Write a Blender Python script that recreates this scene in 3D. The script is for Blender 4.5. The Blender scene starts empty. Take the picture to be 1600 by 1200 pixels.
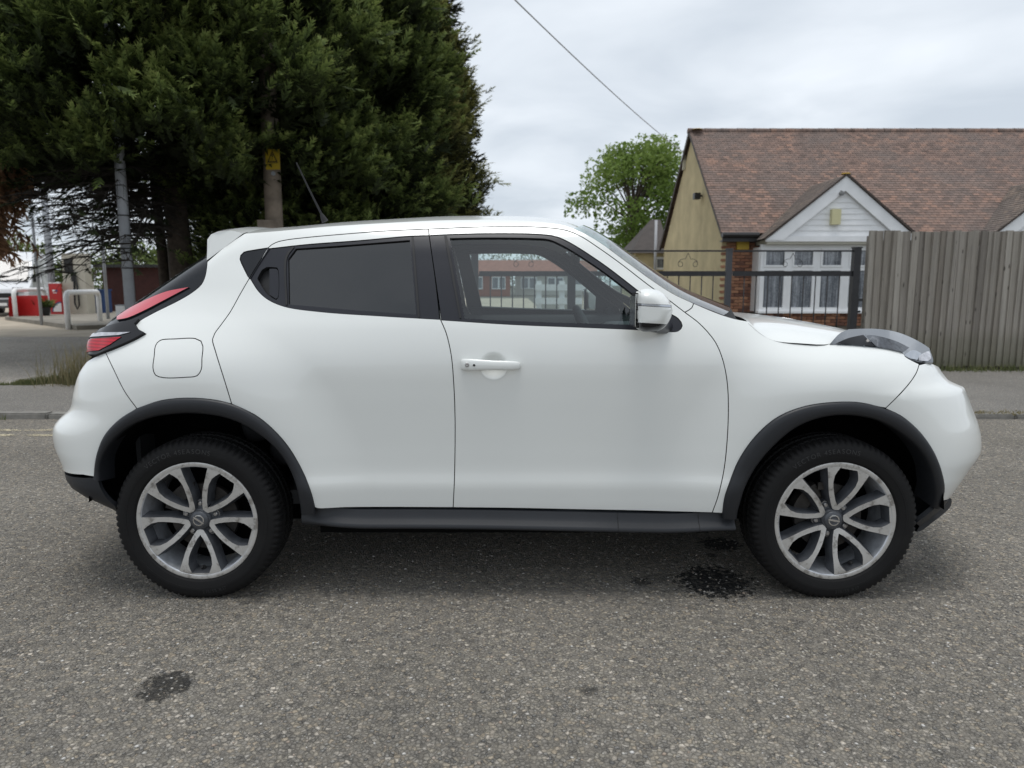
import bpy, bmesh, math, random
import numpy as np
from mathutils import Vector, Matrix
from mathutils.geometry import delaunay_2d_cdt

random.seed(7); RNG = np.random.default_rng(7)
R = math.radians
S = bpy.context.scene
COL = S.collection

# ------------------------------------------------------------------ camera
CAMP = (0.0, -3.59, 1.262); TH = R(8.0); F = 1109.0     # photo pixels (1600 x 1200)
cam = bpy.data.cameras.new('camera'); camo = bpy.data.objects.new('camera', cam); COL.objects.link(camo)
camo.location = CAMP; camo.rotation_euler = (R(90) - TH, 0, 0)
cam.sensor_width = 36; cam.lens = F / 1600 * 36; cam.clip_end = 3000; cam.clip_start = 0.05
cam.dof.use_dof = True; cam.dof.focus_distance = 2.95; cam.dof.aperture_fstop = 3.4
S.camera = camo
S.render.resolution_x = 1024; S.render.resolution_y = 768

# ------------------------------------------------------------------ sky, sun, exposure
SUN_EL, SUN_AZ = R(85), R(200)     # high, behind the photographer
w = bpy.data.worlds.new('World'); S.world = w; w.use_nodes = True
nt = w.node_tree; N = nt.nodes; Lk = nt.links; N.clear()
out = N.new('ShaderNodeOutputWorld'); bg = N.new('ShaderNodeBackground'); bg.inputs['Strength'].default_value = 0.10
sky = N.new('ShaderNodeTexSky'); sky.sky_type = 'NISHITA'; sky.sun_disc = False
sky.sun_elevation = SUN_EL; sky.sun_rotation = SUN_AZ
tc = N.new('ShaderNodeTexCoord'); sep = N.new('ShaderNodeSeparateXYZ'); Lk.new(tc.outputs['Generated'], sep.inputs[0])
def wmath(op, a, b=None):
    n = N.new('ShaderNodeMath'); n.operation = op
    for i, q in enumerate((a, b)):
        if q is None: continue
        if isinstance(q, (int, float)): n.inputs[i].default_value = q
        else: Lk.new(q, n.inputs[i])
    return n.outputs[0]
zz = wmath('ADD', wmath('MAXIMUM', sep.outputs[2], 0.0), 0.16)
cmb = N.new('ShaderNodeCombineXYZ')
Lk.new(wmath('DIVIDE', sep.outputs[0], zz), cmb.inputs[0]); Lk.new(wmath('DIVIDE', sep.outputs[1], zz), cmb.inputs[1])
n1 = N.new('ShaderNodeTexNoise'); n1.inputs['Scale'].default_value = 1.5; n1.inputs['Detail'].default_value = 5; n1.inputs['Roughness'].default_value = 0.48
n1.inputs['Distortion'].default_value = 0.35
Lk.new(cmb.outputs[0], n1.inputs['Vector'])
cr = N.new('ShaderNodeValToRGB'); cr.color_ramp.elements[0].position = 0.32; cr.color_ramp.elements[1].position = 0.72
cr.color_ramp.elements[0].color = (0.585, 0.645, 0.715, 1); cr.color_ramp.elements[1].color = (0.86, 0.91, 0.965, 1)
Lk.new(n1.outputs[0], cr.inputs[0])
sc = N.new('ShaderNodeVectorMath'); sc.operation = 'SCALE'; sc.inputs[3].default_value = 9.3; Lk.new(cr.outputs[0], sc.inputs[0])
mx = N.new('ShaderNodeMixRGB'); mx.inputs[0].default_value = 0.93
Lk.new(sky.outputs[0], mx.inputs[1]); Lk.new(sc.outputs[0], mx.inputs[2])
Lk.new(mx.outputs[0], bg.inputs[0]); Lk.new(bg.outputs[0], out.inputs[0])
sun = bpy.data.lights.new('sun', 'SUN'); suno = bpy.data.objects.new('sun', sun); COL.objects.link(suno)
sun.energy = 1.45; sun.angle = R(26); sun.color = (1.0, 0.975, 0.94)
# direction the light travels: from the sky point (az measured like the sky's sun_rotation) down to the ground
sdir = Vector((math.sin(SUN_AZ) * math.cos(SUN_EL), math.cos(SUN_AZ) * math.cos(SUN_EL), math.sin(SUN_EL)))
suno.rotation_euler = (-sdir).to_track_quat('-Z', 'Y').to_euler(); suno.location = (0, -20, 30)
S.view_settings.view_transform = 'Standard'; S.view_settings.look = 'None'
S.view_settings.exposure = 0.27; S.view_settings.gamma = 1.0; S.view_settings.use_curve_mapping = False
S.render.engine = 'CYCLES'; S.cycles.use_denoising = True; S.cycles.max_bounces = 8; S.cycles.transparent_max_bounces = 24

# ------------------------------------------------------------------ pixel -> place helpers (photo pixels)
cT, sT = math.cos(TH), math.sin(TH)
def ray(u, v):
    a = (u - 800) / F; b = (600 - v) / F
    return (a, cT + b * sT, -sT + b * cT)
def on_y(u, v, Y):
    d = ray(u, v); k = (Y - CAMP[1]) / d[1]; return (CAMP[0] + d[0] * k, Y, CAMP[2] + d[2] * k)
def on_z(u, v, Z):
    d = ray(u, v); k = (Z - CAMP[2]) / d[2]; return (CAMP[0] + d[0] * k, CAMP[1] + d[1] * k, Z)
def on_x(u, v, X):
    d = ray(u, v); k = (X - CAMP[0]) / d[0]; return (X, CAMP[1] + d[1] * k, CAMP[2] + d[2] * k)
def project(p):
    dx, dy, dz = p[0] - CAMP[0], p[1] - CAMP[1], p[2] - CAMP[2]
    dep = dy * cT - dz * sT
    return 800 + F * dx / dep, 600 - F * (dy * sT + dz * cT) / dep

# ------------------------------------------------------------------ material helpers
class NT:
    def __init__(s, name):
        s.m = bpy.data.materials.new(name); s.m.use_nodes = True
        s.t = s.m.node_tree; s.t.nodes.clear()
        s.o = s.n('ShaderNodeOutputMaterial')
    def n(s, typ, **kw):
        nd = s.t.nodes.new(typ)
        for k, v in kw.items(): setattr(nd, k, v)
        return nd
    def link(s, a, b): s.t.links.new(a, b)
    def set(s, nd, key, val):
        if hasattr(val, 'is_linked') or isinstance(val, bpy.types.NodeSocket): s.link(val, nd.inputs[key])
        else: nd.inputs[key].default_value = val
    def bsdf(s, **kw):
        b = s.n('ShaderNodeBsdfPrincipled')
        for k, v in kw.items(): s.set(b, k, v)
        return b
    def math(s, op, a, b=0.0, clamp=False):
        nd = s.n('ShaderNodeMath', operation=op, use_clamp=clamp); s.set(nd, 0, a); s.set(nd, 1, b); return nd.outputs[0]
    def mix(s, f, a, b, mode='MIX'):
        nd = s.n('ShaderNodeMixRGB', blend_type=mode); s.set(nd, 0, f); s.set(nd, 1, a); s.set(nd, 2, b); return nd.outputs[0]
    def coord(s, which='Object', scale=None):
        c = s.n('ShaderNodeTexCoord').outputs[which]
        if scale is not None:
            mp = s.n('ShaderNodeMapping'); mp.inputs['Scale'].default_value = scale; s.link(c, mp.inputs['Vector']); c = mp.outputs[0]
        return c
    def noise(s, vec, scale, detail=4, rough=0.55, dist=0.0):
        nd = s.n('ShaderNodeTexNoise'); s.link(vec, nd.inputs['Vector'])
        nd.inputs['Scale'].default_value = scale; nd.inputs['Detail'].default_value = detail
        nd.inputs['Roughness'].default_value = rough; nd.inputs['Distortion'].default_value = dist
        return nd
    def ramp(s, fac, stops, interp='LINEAR'):
        r = s.n('ShaderNodeValToRGB'); cr = r.color_ramp; cr.interpolation = interp
        while len(cr.elements) < len(stops): cr.elements.new(0.5)
        for e, (p, c) in zip(cr.elements, stops):
            e.position = p; e.color = (c[0], c[1], c[2], 1) if not isinstance(c, (int, float)) else (c, c, c, 1)
        s.link(fac, r.inputs[0]); return r.outputs[0]
    def bump(s, h, strength=0.3, dist=0.01, normal=None):
        b = s.n('ShaderNodeBump'); b.inputs['Strength'].default_value = strength; b.inputs['Distance'].default_value = dist
        s.link(h, b.inputs['Height'])
        if normal is not None: s.link(normal, b.inputs['Normal'])
        return b.outputs[0]
    def done(s, b):
        s.link(b.outputs[0] if hasattr(b, 'outputs') else b, s.o.inputs[0]); return s.m
def c4(c): return (c[0], c[1], c[2], 1)
def mat(name, col, rough=0.6, metal=0.0, var=0.0, vscale=6.0, bump=0.0, bscale=60.0, coat=0.0, spec=0.5, per_obj=0.0):
    t = NT(name); b = t.bsdf(Roughness=rough, Metallic=metal); b.inputs['Coat Weight'].default_value = coat
    b.inputs['Specular IOR Level'].default_value = spec
    c = t.coord()
    if var > 0:
        f = t.noise(c, vscale, 6, 0.6).outputs[0]
        k = t.ramp(f, [(0.3, 1 - var), (0.7, 1 + var)])
        # ramps clamp nothing above one: colours are floats
        col_s = t.mix(1.0, c4(col), k, 'MULTIPLY')
    else:
        col_s = None
    if per_obj > 0:
        oi = t.n('ShaderNodeObjectInfo')
        k2 = t.ramp(oi.outputs['Random'], [(0.0, 1 - per_obj), (1.0, 1 + per_obj)])
        col_s = t.mix(1.0, col_s if col_s is not None else c4(col), k2, 'MULTIPLY')
    if col_s is None: b.inputs['Base Color'].default_value = c4(col)
    else: t.link(col_s, b.inputs['Base Color'])
    if bump > 0:
        t.link(t.bump(t.noise(c, bscale, 5, 0.6).outputs[0], bump, 0.01), b.inputs['Normal'])
    return t.done(b)

# ------------------------------------------------------------------ object helpers
def mesh_obj(name, verts, faces, mats, parent=None, smooth=False, normals=None, midx=None, rel=True, sharp=None):
    me = bpy.data.meshes.new(name)
    V = np.asarray(verts, dtype=np.float64).reshape(-1, 3)
    if parent is not None and rel: V = V - np.asarray(origin_of(parent))
    me.from_pydata(V.tolist(), [], [tuple(int(i) for i in f) for f in faces])
    for m_ in (mats if isinstance(mats, (list, tuple)) else [mats]): me.materials.append(m_)
    if midx is not None: me.polygons.foreach_set('material_index', np.asarray(midx, dtype=np.int32))
    if smooth: me.polygons.foreach_set('use_smooth', np.ones(len(me.polygons), dtype=bool))
    me.update()
    if sharp is not None: me.set_sharp_from_angle(angle=R(sharp))
    if normals is not None: me.normals_split_custom_set_from_vertices(np.asarray(normals).tolist())
    o = bpy.data.objects.new(name, me); COL.objects.link(o)
    if parent is not None: o.parent = parent
    return o
def origin_of(o):
    p = Vector((0, 0, 0))
    while o is not None: p += o.location; o = o.parent
    return p
def fast_mesh(name, V, Fq, mats, parent=None, smooth=False, attr=None):
    """numpy mesh: Fq is an (n,3) or (n,4) int array"""
    me = bpy.data.meshes.new(name); V = np.asarray(V, dtype=np.float32)
    if parent is not None: V = V - np.asarray(origin_of(parent), dtype=np.float32)
    Fq = np.asarray(Fq, dtype=np.int32); n, k = Fq.shape
    me.vertices.add(len(V)); me.vertices.foreach_set('co', V.ravel())
    me.loops.add(n * k); me.loops.foreach_set('vertex_index', Fq.ravel())
    me.polygons.add(n); me.polygons.foreach_set('loop_start', np.arange(0, n * k, k, dtype=np.int32))
    if smooth: me.polygons.foreach_set('use_smooth', np.ones(n, dtype=bool))
    for m_ in (mats if isinstance(mats, (list, tuple)) else [mats]): me.materials.append(m_)
    me.update(calc_edges=True); me.validate()
    if attr is not None:
        a = me.attributes.new(attr[0], 'FLOAT', 'POINT'); a.data.foreach_set('value', np.asarray(attr[1], dtype=np.float32))
    o = bpy.data.objects.new(name, me); COL.objects.link(o)
    if parent is not None: o.parent = parent
    return o
def tag(o, label=None, cat=None, group=None, kind=None):
    if label: o['label'] = label
    if cat: o['category'] = cat
    if group: o['group'] = group
    if kind: o['kind'] = kind
    return o
def thing(name, label, cat, loc=(0, 0, 0), group=None):
    o = bpy.data.objects.new(name, None); COL.objects.link(o); o.location = loc; o.empty_display_size = 0.2
    return tag(o, label, cat, group)
class MB:
    """collects simple solids into one mesh (world coordinates)"""
    def __init__(s): s.v = []; s.f = []
    def add(s, v, f):
        k = len(s.v); s.v += [tuple(p) for p in v]; s.f += [tuple(i + k for i in q) for q in f]; return s
    def box(s, x0, x1, y0, y1, z0, z1):
        v = [(x0,y0,z0),(x1,y0,z0),(x1,y1,z0),(x0,y1,z0),(x0,y0,z1),(x1,y0,z1),(x1,y1,z1),(x0,y1,z1)]
        return s.add(v, [(0,3,2,1),(4,5,6,7),(0,1,5,4),(1,2,6,5),(2,3,7,6),(3,0,4,7)])
    def bar(s, a, b, wd, th=None, up=(0,0,1)):
        a = Vector(a); b = Vector(b); d = (b - a).normalized(); th = wd if th is None else th
        u = Vector(up); sd = d.cross(u)
        if sd.length < 1e-4: sd = d.cross(Vector((1,0,0)))
        sd.normalize(); u = sd.cross(d).normalized()
        v = []
        for p in (a, b):
            for i, j in ((-1,-1),(1,-1),(1,1),(-1,1)): v.append(p + sd * (i * wd / 2) + u * (j * th / 2))
        return s.add(v, [(0,3,2,1),(4,5,6,7),(0,1,5,4),(1,2,6,5),(2,3,7,6),(3,0,4,7)])
    def tube(s, pts, rad, n=8, cap=True):
        pts = [Vector(p) for p in pts]; rads = rad if isinstance(rad, (list, tuple)) else [rad] * len(pts)
        k = len(s.v); up = None
        for i, p in enumerate(pts):
            d = (pts[min(i+1, len(pts)-1)] - pts[max(i-1, 0)]).normalized()
            if up is None:
                up = Vector((0,0,1)) if abs(d.z) < 0.9 else Vector((1,0,0))
            sd = d.cross(up).normalized(); up = sd.cross(d).normalized()
            for j in range(n):
                a = 2 * math.pi * j / n
                s.v.append(tuple(p + (sd * math.cos(a) + up * math.sin(a)) * rads[i]))
        for i in range(len(pts) - 1):
            for j in range(n):
                j2 = (j + 1) % n
                s.f.append((k+i*n+j, k+i*n+j2, k+(i+1)*n+j2, k+(i+1)*n+j))
        if cap:
            s.f.append(tuple(k + j for j in range(n))[::-1]); e = k + (len(pts)-1)*n
            s.f.append(tuple(e + j for j in range(n)))
        return s
    def lathe(s, prof, centre=(0,0,0), axis='z', n=24):
        k = len(s.v); m = len(prof)
        for j in range(n):
            a = 2*math.pi*j/n
            for r_, h in prof:
                p = (r_*math.cos(a), r_*math.sin(a), h) if axis == 'z' else (r_*math.cos(a), h, r_*math.sin(a))
                s.v.append((p[0]+centre[0], p[1]+centre[1], p[2]+centre[2]))
        for j in range(n):
            j2 = (j+1) % n
            for i in range(m-1):
                q = (k+j*m+i, k+j2*m+i, k+j2*m+i+1, k+j*m+i+1)
                s.f.append(q if axis == 'z' else q[::-1])
        return s
    def prism(s, poly, y0, y1):
        """poly: (x,z) points, extruded along y"""
        n = len(poly); v = [(p[0], y0, p[1]) for p in poly] + [(p[0], y1, p[1]) for p in poly]
        ar = sum(poly[i][0]*poly[(i+1)%n][1]-poly[(i+1)%n][0]*poly[i][1] for i in range(n))
        f = [tuple(range(n)), tuple(range(n, 2*n))[::-1]] + [(i, i+n, (i+1)%n+n, (i+1)%n) for i in range(n)]
        if ar < 0: f = [q[::-1] for q in f]
        return s.add(v, f)
    def build(s, name, m, parent=None, smooth=False, sharp=None):
        return mesh_obj(name, s.v, s.f, m, parent, smooth or sharp is not None, sharp=sharp)
def grid_mesh(name, P, mats, parent=None, flip=False, smooth=True):
    P = np.asarray(P, dtype=float); a, b = P.shape[:2]
    F_ = []
    for i in range(a-1):
        for j in range(b-1):
            q = (i*b+j, i*b+j+1, (i+1)*b+j+1, (i+1)*b+j); F_.append(q[::-1] if flip else q)
    return mesh_obj(name, P.reshape(-1, 3), F_, mats, parent, smooth)
class Spl:
    """cubic Hermite through points, monotone-limited slopes (vectorised)"""
    def __init__(s, pts):
        p = np.array(sorted(pts), dtype=float); s.x = p[:, 0]; s.y = p[:, 1]
        h = np.diff(s.x); d = np.diff(s.y) / h; m = np.zeros(len(s.x))
        m[1:-1] = (d[:-1]*h[1:] + d[1:]*h[:-1]) / (h[1:]+h[:-1]); m[0] = d[0]; m[-1] = d[-1]
        s.m = m
    def __call__(s, t):
        t = np.asarray(t, dtype=float); tc_ = np.clip(t, s.x[0], s.x[-1])
        i = np.clip(np.searchsorted(s.x, tc_) - 1, 0, len(s.x)-2); h = s.x[i+1]-s.x[i]; q = (tc_-s.x[i])/h
        return ((2*q**3-3*q**2+1)*s.y[i] + (q**3-2*q**2+q)*h*s.m[i] + (-2*q**3+3*q**2)*s.y[i+1] + (q**3-q**2)*h*s.m[i+1])
def sstep(a, b, x):
    t = np.clip((np.asarray(x, dtype=float)-a)/(b-a), 0, 1); return t*t*(3-2*t)
def crom(pts, step=5.0):
    """Catmull-Rom through 2D points, resampled"""
    P = np.array(pts, dtype=float)
    if len(P) == 2:
        n = max(1, int(np.hypot(*(P[1]-P[0]))/step)); return [tuple(P[0]+(P[1]-P[0])*i/n) for i in range(n+1)]
    E = np.vstack([2*P[0]-P[1], P, 2*P[-1]-P[-2]]); outp = []
    for i in range(1, len(E)-2):
        p0, p1, p2, p3 = E[i-1], E[i], E[i+1], E[i+2]
        n = max(1, int(np.hypot(*(p2-p1))/step))
        # centripetal
        t0 = 0; t1 = t0+np.hypot(*(p1-p0))**.5+1e-9; t2 = t1+np.hypot(*(p2-p1))**.5+1e-9; t3 = t2+np.hypot(*(p3-p2))**.5+1e-9
        for k in range(n):
            t = t1+(t2-t1)*k/n
            a1 = (t1-t)/(t1-t0)*p0+(t-t0)/(t1-t0)*p1; a2 = (t2-t)/(t2-t1)*p1+(t-t1)/(t2-t1)*p2; a3 = (t3-t)/(t3-t2)*p2+(t-t2)/(t3-t2)*p3
            b1 = (t2-t)/(t2-t0)*a1+(t-t0)/(t2-t0)*a2; b2 = (t3-t)/(t3-t1)*a2+(t-t1)/(t3-t1)*a3
            outp.append(tuple((t2-t)/(t2-t1)*b1+(t-t1)/(t2-t1)*b2))
    outp.append(tuple(P[-1])); return outp
# =================================================================== SETTING: ground
def asphalt(name, dark, light, stone=95.0, stains=(), matrix=.55, relief=.9):
    t = NT(name); c = t.coord()
    wob = t.noise(c, 260, 2, .5).outputs['Color']
    cc = t.n('ShaderNodeVectorMath', operation='MULTIPLY_ADD'); t.link(wob, cc.inputs[0]); cc.inputs[1].default_value = (.004,)*3; t.link(c, cc.inputs[2])
    def vor(scale, feat='F1'):
        v = t.n('ShaderNodeTexVoronoi', feature=feat); v.inputs['Scale'].default_value = scale; t.link(cc.outputs[0], v.inputs['Vector']); return v
    v1 = vor(stone); v2 = vor(stone*2.1); e1 = vor(stone, 'DISTANCE_TO_EDGE')
    sx = t.n('ShaderNodeSeparateColor'); t.link(v1.outputs['Color'], sx.inputs[0])
    d, l = np.array(dark), np.array(light); md = (d+l)/2
    hue = t.ramp(sx.outputs[0], [(0, tuple(d*.72)), (.30, tuple(md*.85)), (.55, tuple(md)), (.76, tuple(l*np.array([1.02, 1.0, .93]))), (.88, tuple(l*np.array([1.18, 1.06, .90]))), (.955, tuple(l*1.4)), (1, tuple(l*np.array([1.75, 1.68, 1.6])))])
    sy = t.n('ShaderNodeSeparateColor'); t.link(v2.outputs['Color'], sy.inputs[0])
    fine = t.ramp(sy.outputs[0], [(0, .72), (1, 1.28)])
    edge = t.ramp(e1.outputs['Distance'], [(0.0, matrix), (.10, 1.0)])
    cov = t.noise(c, 22, 4, .65).outputs[0]
    bind = t.ramp(cov, [(.40, 0.05), (.62, .68)])                         # where binder or grit covers the chippings
    col = t.mix(1.0, hue, fine, 'MULTIPLY'); col = t.mix(1.0, col, edge, 'MULTIPLY')
    col = t.mix(bind, col, c4(tuple(md*np.array([.90, .87, .82]))))
    big = t.ramp(t.noise(c, .7, 5, .6).outputs[0], [(.3, .84), (.7, 1.15)]); col = t.mix(1.0, col, big, 'MULTIPLY')
    rough = .86
    for (x, y, rx, ry, rot, st, sc_) in stains:
        mp = t.n('ShaderNodeMapping', vector_type='TEXTURE'); mp.inputs['Location'].default_value = (x, y, 0); mp.inputs['Rotation'].default_value = (0, 0, rot); mp.inputs['Scale'].default_value = (rx, ry, 1)
        t.link(c, mp.inputs['Vector']); ln = t.n('ShaderNodeVectorMath', operation='LENGTH'); fl = t.n('ShaderNodeVectorMath', operation='MULTIPLY'); fl.inputs[1].default_value = (1, 1, 0)
        t.link(mp.outputs[0], fl.inputs[0]); t.link(fl.outputs[0], ln.inputs[0])
        nn = t.noise(c, sc_, 5, .75).outputs[0]
        q = t.math('ADD', ln.outputs['Value'], t.math('MULTIPLY', t.math('SUBTRACT', nn, .5), 2.6))
        f = t.math('MULTIPLY', t.ramp(q, [(.80, 1.0), (.92, 0.0)]), st)
        # the stain fills the voids: light chips still show through
        f = t.math('MULTIPLY', f, t.ramp(sx.outputs[1], [(.55, 1.0), (.95, .62)]))
        col = t.mix(f, col, c4((.010, .010, .010)))
    h = t.math('ADD', t.ramp(e1.outputs['Distance'], [(0, 0), (.22, 1)]), t.math('MULTIPLY', sx.outputs[2], .7))
    h = t.math('MULTIPLY', h, t.ramp(bind, [(0, 1), (1, .35)]))
    nb = t.bump(h, relief, .006)
    nb = t.bump(t.noise(c, 900, 2).outputs[0], .25, .002, nb)
    b = t.bsdf(**{'Base Color': col, 'Roughness': rough, 'Normal': nb}); b.inputs['Specular IOR Level'].default_value = .35
    return t.done(b)
st = []
for (u, v, wpx, hpx, s_, sc_) in ((1116, 909, 64, 27, 1.0, 34), (1125, 850, 34, 11, 1.0, 34), (1002, 909, 16, 7, .75, 40), (1025, 902, 22, 7, .35, 40), (1112, 868, 9, 4, .7, 40), (259, 1071, 42, 26, .85, 30), (920, 1080, 16, 8, .5, 30), (395, 935, 30, 10, .35, 22), (1440, 895, 60, 24, .18, 14), (30, 1010, 40, 14, .18, 20)):
    p = on_z(u, v, 0); q = on_z(u+wpx, v, 0); r_ = on_z(u, v-hpx, 0); st.append((p[0], p[1], abs(q[0]-p[0]), abs(r_[1]-p[1]), 0.0, s_, sc_))
M_road = asphalt('worn_chipseal_asphalt', (.165, .154, .138), (.305, .284, .250), 76, st)
M_foot = asphalt('footway_asphalt', (.15, .145, .138), (.25, .24, .225), 120, (), .7, .5)
M_fore = asphalt('forecourt_asphalt', (.235, .222, .205), (.40, .375, .34), 60, (), .7, .5)
KY = on_z(800, 655, .0)[1]                    # road edge of the kerb
FY = 6.62                                     # line of fence and gates
road = MB().box(-45, 45, -11, KY, -.15, 0).build('road', M_road); tag(road, kind='structure')
gnd = MB().box(-400, 400, -300, 700, -.5, -.04).build('ground', mat('rough_ground', (.11, .105, .085), .95, var=.3, vscale=.4)); tag(gnd, kind='structure')
kerb = bpy.data.objects.new('kerb', None); COL.objects.link(kerb); kerb.location = (0, KY, 0); tag(kerb, kind='structure')
M_kerb = mat('weathered_kerb_concrete', (.21, .20, .18), .9, var=.28, vscale=9, bump=.35, bscale=90, per_obj=.12)
def bevel_box(sx, sy, sz, bev=.012, seg=2):
    bm = bmesh.new(); bmesh.ops.create_cube(bm, size=1)
    for v in bm.verts: v.co = Vector((v.co.x*sx, v.co.y*sy, v.co.z*sz))
    bmesh.ops.bevel(bm, geom=list(bm.edges), offset=bev, segments=seg, affect='EDGES'); me = bpy.data.meshes.new('piece'); bm.to_mesh(me); bm.free(); return me
km = bevel_box(.905, .125, .20, .014); km.materials.append(M_kerb)
for i in range(32):
    o = bpy.data.objects.new('kerb_stone', km); COL.objects.link(o); o.parent = kerb
    x = -14+i*.915; hgt = .055 if x < 1 else .0405
    o.location = (x, .064, hgt-.10+random.uniform(-.004, .004)); o.rotation_euler = (0, random.uniform(-.004, .004), random.uniform(-.006, .006))
pav = MB().box(-45, 45, KY+.125, 5.0, -.2, .038).build('pavement', M_foot); tag(pav, kind='structure')
cross = MB().box(1.5, 45, 5.0, FY+.02, -.2, .036).build('driveway_crossover', M_foot); tag(cross, kind='structure')
fore = MB().box(-60, 1.4, 5.0, 13.2, -.2, .030).build('forecourt', M_fore); tag(fore, kind='structure')
M_conc = mat('forecourt_concrete', (.38, .325, .25), .9, var=.22, vscale=.8, bump=.15, bscale=60)
apron = MB().box(-60, 1.4, 13.2, 60, -.2, .034).build('concrete_apron', M_conc); tag(apron, kind='structure')
# faded yellow line along the kerb
def worn_paint(name, colr, cover=.52):
    t = NT(name); c = t.coord(); f = t.ramp(t.math('ADD', t.math('MULTIPLY', t.noise(c, 55, 5, .7).outputs[0], .6), t.math('MULTIPLY', t.noise(c, 3, 3, .6).outputs[0], .4)), [(cover-.06, 0.0), (cover+.03, 1.0)])
    b = t.bsdf(**{'Base Color': c4(colr), 'Roughness': .8}); tr = t.n('ShaderNodeBsdfTransparent'); m = t.n('ShaderNodeMixShader')
    t.link(f, m.inputs[0]); t.link(tr.outputs[0], m.inputs[1]); t.link(b.outputs[0], m.inputs[2]); return t.done(m)
ly = on_z(40, 678, 0)[1]
M_yl = worn_paint('worn_yellow_road_paint', (.56, .49, .33), .515)
for vv in (672.5, 680.5):
    ly = on_z(40, vv, 0)[1]
    yl = mesh_obj('yellow_line', [(-30, ly-.038, .004), (2, ly-.038, .004), (2, ly+.038, .004), (-30, ly+.038, .004)], [(0, 1, 2, 3)], M_yl); tag(yl, kind='structure')

# loose chippings bedded in the surfacing
def chips(n):
    oct_ = np.array([(1, 0, 0), (.45, .85, .1), (-.6, .75, -.1), (-1, -.1, .1), (-.3, -.95, 0), (.7, -.7, .1), (0.1, 0, .62), (0, 0, -.4)], float)
    fc = np.array([(i, (i+1) % 6, 6) for i in range(6)]+[((i+1) % 6, i, 7) for i in range(6)])
    k = RNG.random(n); y = -2.45+4.6*RNG.random(n)**1.15; x = (RNG.random(n)*2-1)*(1.35+(y+3.59)*.80)
    r_ = .0034+.0052*RNG.random(n)**2; a = RNG.random(n)*6.283; ca, sa = np.cos(a), np.sin(a)
    V = oct_[None]*r_[:, None, None]*np.stack([np.ones(n), .62+.35*RNG.random(n), .55+.3*RNG.random(n)], 1)[:, None, :]
    X = V[..., 0]*ca[:, None]-V[..., 1]*sa[:, None]+x[:, None]; Y = V[..., 0]*sa[:, None]+V[..., 1]*ca[:, None]+y[:, None]; Z = V[..., 2]+.0004
    Vt = np.stack([X, Y, Z], -1).reshape(-1, 3); Fq = (fc[None]+(np.arange(n)*8)[:, None, None]).reshape(-1, 3)
    t = NT('loose_stone'); at = t.n('ShaderNodeAttribute'); at.attribute_name = 'shade'
    col = t.ramp(at.outputs['Fac'], [(0, (.11, .107, .102)), (.4, (.20, .19, .175)), (.7, (.28, .265, .235)), (.84, (.34, .265, .205)), (.93, (.45, .43, .39)), (1, (.60, .58, .55))])
    m = t.done(t.bsdf(**{'Base Color': col, 'Roughness': .85}))
    o = fast_mesh('loose_chippings', Vt, Fq, m, attr=('shade', np.repeat(RNG.random(n), 8))); tag(o, 'small grey and tan chippings scattered over the road surface', None, kind='stuff'); return o
chips(26000)

# grass and weeds
def grass_mat(name, a, b, tip):
    t = NT(name); at = t.n('ShaderNodeAttribute'); at.attribute_name = 'shade'
    col = t.ramp(at.outputs['Fac'], [(0, a), (.6, b), (1, tip)])
    bs = t.bsdf(**{'Base Color': col, 'Roughness': .8}); tr = t.n('ShaderNodeBsdfTranslucent'); t.link(col, tr.inputs[0]); m = t.n('ShaderNodeMixShader'); m.inputs[0].default_value = .25
    t.link(bs.outputs[0], m.inputs[1]); t.link(tr.outputs[0], m.inputs[2]); return t.done(m)
M_grass = grass_mat('verge_grass', (.075, .10, .035), (.14, .16, .06), (.30, .26, .13))
M_dry = grass_mat('dry_grass', (.10, .10, .045), (.23, .195, .10), (.40, .33, .19))
def grass(name, label, xy, hts, m, wid=.005, lean=.35, z=.035):
    n = len(xy); xy = np.asarray(xy); h = np.asarray(hts); a = RNG.random(n)*6.283; ln = lean*h*RNG.random(n); d = RNG.random(n)*6.283
    wv = np.stack([np.cos(a), np.sin(a)], 1)*wid; L = np.stack([np.cos(d), np.sin(d)], 1)*ln[:, None]
    zb = np.full(n, z-.01); P = lambda q, k, zz: np.column_stack([q+L*k, zz])
    V = np.stack([P(xy-wv, 0, zb), P(xy+wv, 0, zb), P(xy+wv*.7, .35, zb+h*.55), P(xy-wv*.7, .35, zb+h*.55), P(xy, 1.0, zb+h)], 1).reshape(-1, 3)
    b0 = (np.arange(n)*5)[:, None]; F3 = np.concatenate([b0+np.array([[0, 1, 2]]), b0+np.array([[0, 2, 3]]), b0+np.array([[3, 2, 4]])])
    sh = np.clip(RNG.random(n)[:, None]*.55+np.array([[0, 0, .25, .25, .45]]), 0, 1).ravel()
    o = fast_mesh(name, V, F3, m, attr=('shade', sh)); tag(o, label, None, kind='stuff'); return o
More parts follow.
